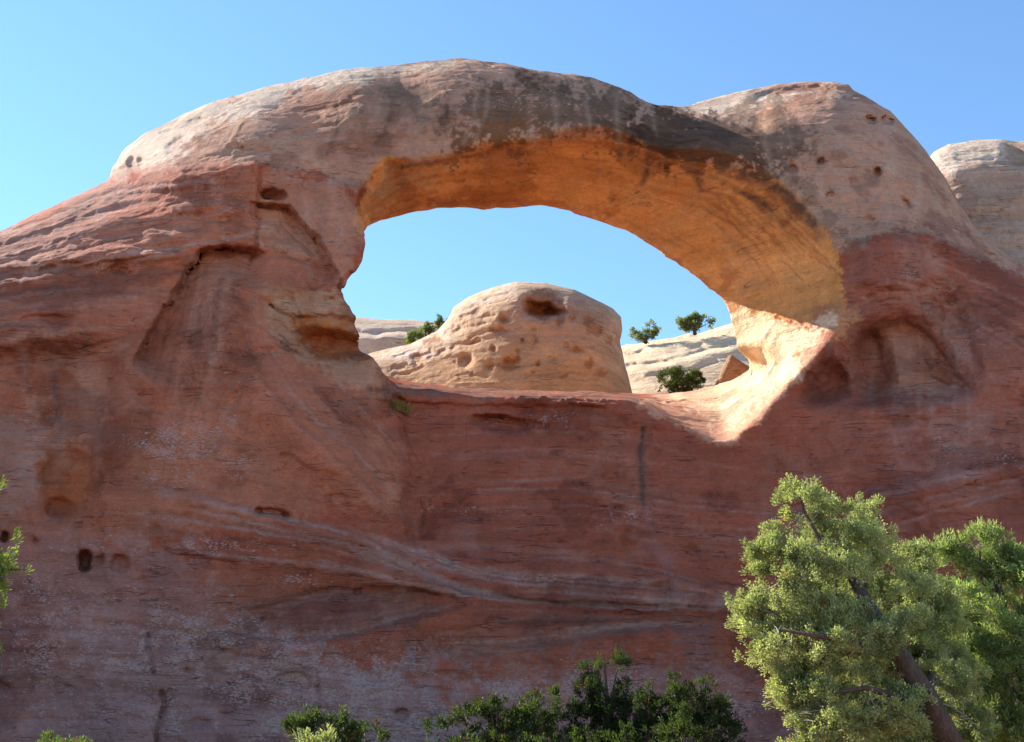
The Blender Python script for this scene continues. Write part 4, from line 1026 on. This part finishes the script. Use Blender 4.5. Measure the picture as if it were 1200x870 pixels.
def plant(name, label, cat, base, blobs, trunk, limbs, tips, leafspec, palette, mats, group=None, seed=1, twigs=0.25, fill=1.0, r0=0.12, gap=0.12):
    """blobs: world (centre, radii); trunk/limbs: world polylines with radii; tips: twig-tip sprays per unit blob surface"""
    rng = np.random.default_rng(seed)
    base = np.array(base, float)
    root = empty(name, base); tag(root, label, cat, group)
    tr = Tubes(); tr.add(trunk[0], trunk[1], trunk[2], 10); tr.build('trunk', mats[1], root, base)
    anchor = [np.array(p) for p in trunk[0][len(trunk[0]) // 3:]]
    for path, ra, rb in limbs:
        T = Tubes(); T.add(path, ra, rb, 7); anchor += [np.array(p) for p in path[1:]]
        T.build('limb', mats[1], root, base)
    anchor = np.array(anchor)
    C = []; O = []; blobs_ = [(np.array(c, float), np.array(r, float)) for c, r in blobs]
    pr = 0.20 * leafspec[4]                                   # radius of one leafy puff
    for c, r in blobs_:
        area = (r[0] * r[1] + r[1] * r[2] + r[0] * r[2]) * 4
        n = max(3, int(1.5 * area / (pr * pr * 3.2)))
        d = rng.normal(0, 1, (n, 3)); d /= np.linalg.norm(d, axis=1, keepdims=True)
        rad = np.clip(1.0 - 0.45 * rng.random((n, 1)) ** 1.8, 0, 1)
        pc = c + d * rad * np.maximum(r - pr * 0.5, r * 0.5)
        k = max(3, int(area * tips / n))
        dd = rng.normal(0, 1, (n, k, 3)); dd /= np.linalg.norm(dd, axis=2, keepdims=True)
        dd[..., 2] = np.abs(dd[..., 2]) * 0.8 + dd[..., 2] * 0.2
        pp = pc[:, None] + dd * (rng.random((n, k, 1)) ** 0.4) * pr * rng.uniform(0.6, 1.25, (n, 1, 1)) * np.array([1, 1, 1.25])
        C.append(pp.reshape(-1, 3)); O.append((0.6 * dd + 0.5 * d[:, None]).reshape(-1, 3))
    C = np.concatenate(C); O = np.concatenate(O)
    g = fbm(C / (0.33 * leafspec[4]), 2, seed + 3)           # gaps between leaf clumps
    keep = g > -0.30 + gap
    C, O = C[keep], O[keep]
    keep = C[:, 2] > base[2] + 0.12
    C, O = C[keep], O[keep]
    pal = np.array(palette); pick = rng.random(len(C))
    t = np.clip(0.5 + 0.55 * fbm(C / (0.6 * leafspec[4]), 2, seed + 8) + rng.normal(0, 0.22, len(C)), 0, 1)[:, None]
    cols = pal[0] * (1 - t) + pal[1] * t
    dead = pick < 0.035; cols[dead] = pal[2]
    V, Q, col = sprays(C, O, leafspec[0], leafspec[1], leafspec[2], leafspec[3], cols, rng)
    mesh_obj('foliage', V - base, Q, mats[0], root, {'Col': col}, smooth=False)
    if twigs > 0:
        T = Tubes()
        sel = rng.choice(len(C), max(1, int(len(C) * twigs)), replace=False)
        for i in sel:
            j = np.argmin(((anchor - C[i]) ** 2).sum(1)); a = anchor[j]
            L = np.linalg.norm(C[i] - a)
            if L < 0.3 * leafspec[4]: continue
            dirn = (a - C[i]) / L + rng.normal(0, 0.28, 3) + np.array([0, 0, -0.3])
            a = C[i] + dirn * min(L, rng.uniform(0.25, 0.6) * leafspec[4])
            T.add(bent(a, C[i], 5, 0.08, rng), 0.006 * leafspec[4] + 0.001, 0.002, 4)
        if T.V: T.build('twig', M_TWIG, root, base)['kind'] = 'stuff'
    return root

def B(u, v, ru, rv, y, deep=1.0):
    """blob from the traced elevation at depth y"""
    p = at(u, v, y); s = (np.linalg.norm(p - CAM)) / FPX
    return (p, (ru * s, (ru + rv) / 2 * s * deep, rv * s))
def P3(pts): return np.array([at(u, v, y) for u, v, y in pts])

JUN = [(0.17, 0.20, 0.095), (0.42, 0.44, 0.235), (0.32, 0.23, 0.14)]
PIN = [(0.17, 0.215, 0.085), (0.40, 0.46, 0.19), (0.28, 0.21, 0.12)]
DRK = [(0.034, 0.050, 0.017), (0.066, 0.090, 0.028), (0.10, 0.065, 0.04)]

# big juniper on the right
jb = [(940, 600, 30, 38, -36.2), (934, 574, 11, 20, -36.2), (985, 625, 46, 42, -36), (1022, 632, 34, 40, -35.8), (906, 660, 30, 46, -36.3), (960, 690, 58, 55, -36.5), (1040, 690, 52, 46, -36), (896, 732, 34, 44, -36.4), (872, 712, 13, 22, -36.2),
      (935, 772, 48, 50, -36.6), (1005, 762, 58, 50, -36.8), (930, 815, 42, 36, -36.5), (985, 842, 62, 40, -36.8), (1065, 755, 46, 44, -35.8), (1050, 845, 48, 40, -36.6), (960, 905, 60, 46, -36.6), (1045, 915, 60, 50, -36.5), (1110, 930, 60, 50, -36.2),
      (1000, 700, 50, 60, -34.8), (950, 740, 45, 60, -35.0), (1010, 820, 60, 60, -35.0), (885, 765, 22, 26, -36.3), (1075, 700, 34, 34, -35.4), (1072, 664, 26, 26, -35.4), (1098, 730, 34, 36, -35.2), (1100, 790, 40, 40, -35.3), (1095, 850, 40, 40, -35.5), (1060, 800, 40, 40, -35.6), (1062, 838, 22, 26, -37.0), (1120, 800, 24, 26, -36.6), (1075, 740, 18, 18, -37.0), (1135, 850, 26, 26, -36.5)]
tp = P3([(1172, 1036, -36), (1150, 945, -36.3), (1112, 862, -36.7), (1086, 815, -36.8), (1060, 775, -36.75), (1040, 745, -36.7), (1020, 715, -36.6), (1000, 680, -36.3), (985, 650, -36.2)])
lim = [(P3([(1105, 850, -36.3), (1060, 818, -36.9), (1015, 806, -37.1), (975, 812, -37.1)]), .060, .018), (P3([(1060, 775, -36.5), (1005, 752, -37.0), (955, 745, -37.1), (915, 738, -36.9)]), .055, .014),
       (P3([(1030, 730, -36.4), (975, 708, -36.7), (925, 690, -36.6)]), .045, .012), (P3([(1000, 680, -36.3), (965, 640, -36.3), (943, 600, -36.3), (934, 566, -36.2)]), .040, .008), (P3([(1010, 695, -36.3), (1022, 655, -36), (1024, 615, -35.9)]), .035, .008),
       (P3([(1085, 815, -36.4), (1095, 770, -35.7), (1085, 715, -35.4)]), .045, .012), (P3([(1130, 900, -36.2), (1070, 885, -36.7), (1000, 880, -36.8)]), .05, .014), (P3([(1050, 765, -36.5), (1000, 740, -35.4), (965, 725, -35)]), .045, .012)]
plant('juniper_tree', 'large olive green juniper leaning left at the lower right corner', 'tree', tp[0], [B(*q) for q in jb], (tp, .17, .05), lim, 175, (34, .068, .036, .0085, 1.0), JUN, (M_JUN, M_BARK), 'trees at the foot of the wall', 101, 0.05, gap=0.12)
# greener pinyon behind it
pb = [(1093, 668, 24, 26, -33.6), (1112, 655, 22, 22, -33.4), (1080, 650, 10, 14, -33.6), (1150, 660, 40, 32, -33.6), (1150, 632, 16, 16, -33.6), (1188, 672, 30, 30, -33.6), (1112, 715, 44, 40, -33.8), (1168, 735, 52, 46, -33.8), (1225, 700, 56, 50, -33.6), (1125, 780, 52, 46, -34), (1195, 800, 64, 54, -34),
      (1150, 850, 56, 46, -34), (1240, 790, 64, 64, -34), (1200, 880, 70, 50, -34), (1260, 860, 60, 60, -33.6), (1130, 900, 50, 40, -33.8)]
tp2 = P3([(1215, 1010, -33.6), (1212, 930, -33.6), (1205, 850, -33.7), (1190, 780, -33.7), (1178, 720, -33.6), (1165, 670, -33.6)])
lim2 = [(P3([(1200, 820, -33.7), (1160, 790, -34.1), (1120, 775, -34.1)]), .05, .012), (P3([(1190, 775, -33.7), (1150, 735, -33.9), (1110, 710, -33.8)]), .045, .01), (P3([(1195, 800, -33.7), (1230, 750, -33.5), (1240, 700, -33.5)]), .045, .01), (P3([(1178, 720, -33.6), (1150, 680, -33.6), (1148, 640, -33.6)]), .03, .008)]
plant('pinyon_tree', 'bright green bushy tree behind the big juniper, cut by the right edge', 'tree', tp2[0], [B(*q) for q in pb], (tp2, .15, .04), lim2, 105, (24, .085, .075, .0085, 1.1), PIN, (M_PIN, M_BARK), 'trees at the foot of the wall', 103, 0.03, gap=0.0)
# sprays of a tree at the left edge
y = -43.0
lb = [(-22, 645, 20, 26, y), (-4, 660, 14, 16, y), (18, 673, 11, 6, y), (4, 643, 9, 8, y), (-10, 690, 14, 16, y), (-26, 770, 16, 40, y), (-60, 690, 44, 60, y), (-80, 800, 60, 80, y), (-6, 575, 5, 5, y), (-60, 580, 36, 40, y), (-90, 700, 60, 90, y), (-9, 722, 7, 12, y)]
tl = P3([(-90, 1290, y), (-80, 1080, y), (-70, 900, y), (-60, 780, y), (-55, 680, y), (-50, 600, y)])
ll = [(P3([(-62, 780, y), (-30, 705, y), (5, 668, y), (30, 668, y)]), .018, .004), (P3([(-58, 700, y), (-30, 640, y), (0, 574, y)]), .016, .003), (P3([(-68, 880, y), (-30, 800, y), (-6, 735, y)]), .018, .004)]
plant('juniper_tree', 'green juniper sprays reaching in at the left edge of the picture', 'tree', tl[0], [B(*q) for q in lb], (tl, .075, .02), ll, 520, (14, .035, .042, .0045, 0.45), [(0.10, 0.155, 0.028), (0.20, 0.26, 0.055), (0.2, .16, .07)], (M_JUN, M_BARK), 'trees at the foot of the wall', 105, 0.10, gap=0.2)

# shaded trees along the bottom, in front of the wall
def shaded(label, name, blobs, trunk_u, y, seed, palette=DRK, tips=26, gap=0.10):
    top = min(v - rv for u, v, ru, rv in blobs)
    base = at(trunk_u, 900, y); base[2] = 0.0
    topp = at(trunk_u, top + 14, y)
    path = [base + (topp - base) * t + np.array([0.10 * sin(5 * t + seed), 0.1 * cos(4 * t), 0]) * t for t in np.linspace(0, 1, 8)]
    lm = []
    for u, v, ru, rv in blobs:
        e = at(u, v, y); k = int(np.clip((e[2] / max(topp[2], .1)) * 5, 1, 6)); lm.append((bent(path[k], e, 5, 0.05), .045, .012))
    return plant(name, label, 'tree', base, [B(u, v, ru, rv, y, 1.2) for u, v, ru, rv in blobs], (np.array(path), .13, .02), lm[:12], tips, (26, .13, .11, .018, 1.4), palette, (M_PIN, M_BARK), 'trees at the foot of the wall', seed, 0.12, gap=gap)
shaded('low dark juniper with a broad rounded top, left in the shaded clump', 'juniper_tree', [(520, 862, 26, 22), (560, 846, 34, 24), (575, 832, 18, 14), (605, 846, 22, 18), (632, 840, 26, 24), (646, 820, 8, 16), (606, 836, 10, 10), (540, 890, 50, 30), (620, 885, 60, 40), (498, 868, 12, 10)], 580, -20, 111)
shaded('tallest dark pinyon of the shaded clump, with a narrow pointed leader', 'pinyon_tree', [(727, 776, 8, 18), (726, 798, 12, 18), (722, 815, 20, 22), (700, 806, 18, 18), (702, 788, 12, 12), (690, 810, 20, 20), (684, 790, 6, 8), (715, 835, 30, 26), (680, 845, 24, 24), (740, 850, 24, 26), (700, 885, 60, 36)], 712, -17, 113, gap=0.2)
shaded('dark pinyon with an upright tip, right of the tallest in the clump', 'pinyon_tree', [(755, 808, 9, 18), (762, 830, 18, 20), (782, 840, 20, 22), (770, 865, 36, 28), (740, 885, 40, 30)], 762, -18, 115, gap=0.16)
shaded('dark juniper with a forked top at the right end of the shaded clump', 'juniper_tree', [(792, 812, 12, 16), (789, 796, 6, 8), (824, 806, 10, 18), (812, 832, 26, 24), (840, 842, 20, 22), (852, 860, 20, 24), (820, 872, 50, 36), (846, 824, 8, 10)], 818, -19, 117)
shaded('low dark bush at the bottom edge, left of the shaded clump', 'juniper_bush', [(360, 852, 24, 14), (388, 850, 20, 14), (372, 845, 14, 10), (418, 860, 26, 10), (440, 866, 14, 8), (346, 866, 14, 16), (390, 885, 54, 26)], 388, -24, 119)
# sunlit tips in the bottom edge
def sprig(label, blobs, y, seed, leafscale=1.0, palette=JUN):
    u = sum(b[0] for b in blobs) / len(blobs)
    base = at(u, 950, y); base[2] = 0.0
    tops = [at(b[0], b[1], y) for b in blobs]
    path = np.array([base + (tops[0] - base) * t for t in np.linspace(0, 1, 6)])
    return plant('juniper_bush', label, 'bush', base, [B(*b, y, 1.2) for b in blobs], (path, .04, .01), [(bent(path[2], t, 4, .05), .02, .006) for t in tops[1:]], 90, (24, .06, .055, .008, .8), palette, (M_JUN, M_BARK), 'sunlit bushes cut by the bottom edge', seed, 0.15, gap=0.0)
sprig('sunlit yellow green bush tips in front of the low dark bush', [(386, 868, 9, 9), (356, 874, 12, 9), (372, 884, 26, 14)], -36, 121)
sprig('few leafy tips showing at the very bottom left of the frame', [(54, 876, 8, 11), (84, 877, 14, 11), (70, 890, 36, 16)], -36, 123, palette=[(0.08, .12, .03), (.14, .18, .05), (.14, .1, .06)])

# shrubs behind the opening
def shrub(label, blobs, y, seed, palette, base_v, tips=9.0, gap=0.05, leaf=(22, .26, .22, .05, 2.6)):
    u = sum(b[0] for b in blobs) / len(blobs); base = at(u, base_v, y)
    tops = [at(b[0], b[1], y) for b in blobs]; rng = np.random.default_rng(seed)
    c = np.mean(tops, 0)
    path = np.array([base + (c - base) * t + rng.normal(0, .06, 3) * t for t in np.linspace(0, 1, 5)])
    return plant('juniper_shrub', label, 'shrub', base, [B(*b, y, 1.1) for b in blobs], (path, .2, .06), [(bent(path[1], t, 5, .08, rng), .09, .03) for t in tops], tips, leaf, palette, (M_JUN, M_BARK), 'shrubs behind the arch', seed, 0.12, gap=gap)
SHR = [(0.13, 0.155, 0.065), (0.25, 0.27, 0.125), (0.20, .16, .10)]
shrub('olive shrub on the skyline, nearer the knob', [(746, 394, 8, 6), (757, 387, 10, 7), (768, 392, 7, 7), (756, 397, 14, 5)], 47, 131, SHR, 402)
shrub('olive shrub on the skyline, closer to the jamb of the arch', [(802, 379, 9, 6), (815, 374, 12, 7), (828, 380, 8, 6), (813, 385, 18, 4)], 46, 133, SHR, 392)
shrub('round dark green shrub on the sunlit saddle beside the knob', [(785, 448, 15, 14), (800, 443, 18, 13), (815, 448, 14, 13), (797, 456, 26, 9)], 17, 135, [(0.035, 0.055, 0.018), (0.095, 0.125, 0.04), (0.12, .09, .05)], 466, 24, 0.1, (26, .15, .12, .026, 1.5))
shrub('bright green shrub creeping down the left flank of the knob', [(517, 378, 8, 5), (508, 382, 10, 6), (498, 388, 10, 6), (488, 396, 9, 6), (481, 403, 7, 5)], 36, 137, [(0.09, 0.14, 0.04), (0.18, .225, .075), (.15, .12, .07)], 404, 12, 0.0, (22, .2, .18, .04, 2.2))

# dry grass tuft on the saddle by the left buttress
def grass_tuft(u, v, y, n=420):
    rng = np.random.default_rng(141)
    base = at(u, v, y); V = []; Q = []
    c0 = []
    for i in range(n):
        r = rng.normal(0, .16, 2) + np.array([rng.uniform(-.25, .35), 0]); p = np.array([r[0], r[1] * .6, -0.35 * max(0, r[0])])
        d = np.array([rng.normal(.15, .35), rng.normal(-.2, .25), 1.0]); d /= np.linalg.norm(d); L = rng.uniform(.35, .75)
        s = np.cross(d, rng.normal(0, 1, 3)); s = s / np.linalg.norm(s) * .012
        tip = p + d * L + np.array([rng.normal(0, .12), rng.normal(-.05, .1), -.12]); mid = p + d * L * .55
        V += [p - s, p + s, mid + s, mid - s, tip + s * .2, tip - s * .2]
        k = 6 * i; Q += [(k, k + 1, k + 2, k + 3), (k + 3, k + 2, k + 4, k + 5)]
        c0.append(np.array([.42, .30, .12]) * rng.uniform(.6, 1.2))
    o = mesh_obj('grass_tuft', np.array(V), np.array(Q), M_JUN, None, {'Col': np.repeat(np.array(c0), 6, 0)}, smooth=False)
    o.location = base
    return tag(o, 'dry yellowish grass tuft on the saddle beside the left buttress', 'grass tuft')
grass_tuft(466, 482, -0.9)

# ------------------------------------------------------------------ camera object, light, view
cam = bpy.data.cameras.new('camera'); co = bpy.data.objects.new('camera', cam); sc.collection.objects.link(co)
co.location = CAM; co.rotation_euler = (math.pi / 2 + PITCH, 0, 0)
cam.sensor_width = 36.0; cam.lens = 18.0 / tan(radians(25.0)); cam.clip_start = 0.05; cam.clip_end = 4000
sc.camera = co

SUN = np.array([-0.68, 0.43, 0.60]); SUN /= np.linalg.norm(SUN)
sun = bpy.data.lights.new('sun', 'SUN'); sun.energy = 5.0; sun.angle = radians(0.53); sun.color = (1.0, 0.955, 0.88)
so = bpy.data.objects.new('sun', sun); sc.collection.objects.link(so)
from mathutils import Vector
so.rotation_euler = Vector(SUN).to_track_quat('Z', 'Y').to_euler(); so.location = (-40, 20, 60)
w = bpy.data.worlds.new('World'); sc.world = w; w.use_nodes = True
nt = w.node_tree; nt.nodes.clear()
sky = nt.nodes.new('ShaderNodeTexSky'); sky.sky_type = 'NISHITA'; sky.sun_disc = False
sky.sun_elevation = math.asin(SUN[2]); sky.sun_rotation = math.atan2(SUN[0], SUN[1]); sky.altitude = 1500; sky.air_density = 1.0; sky.dust_density = 0.0; sky.ozone_density = 1.6
bg = nt.nodes.new('ShaderNodeBackground'); bg.inputs['Strength'].default_value = 0.115
ow = nt.nodes.new('ShaderNodeOutputWorld')
wb = nt.nodes.new('ShaderNodeMix'); wb.data_type = 'RGBA'; wb.blend_type = 'MULTIPLY'; wb.inputs[0].default_value = 1.0; wb.inputs[7].default_value = (0.80, 0.98, 1.04, 1.0)
nt.links.new(sky.outputs[0], wb.inputs[6]); nt.links.new(wb.outputs[2], bg.inputs[0]); nt.links.new(bg.outputs[0], ow.inputs[0])
sc.view_settings.view_transform = 'Standard'; sc.view_settings.look = 'None'; sc.view_settings.exposure = 1.40; sc.view_settings.gamma = 1.0
sc.view_settings.use_curve_mapping = False
sc.cycles.max_bounces = 8; sc.cycles.diffuse_bounces = 5
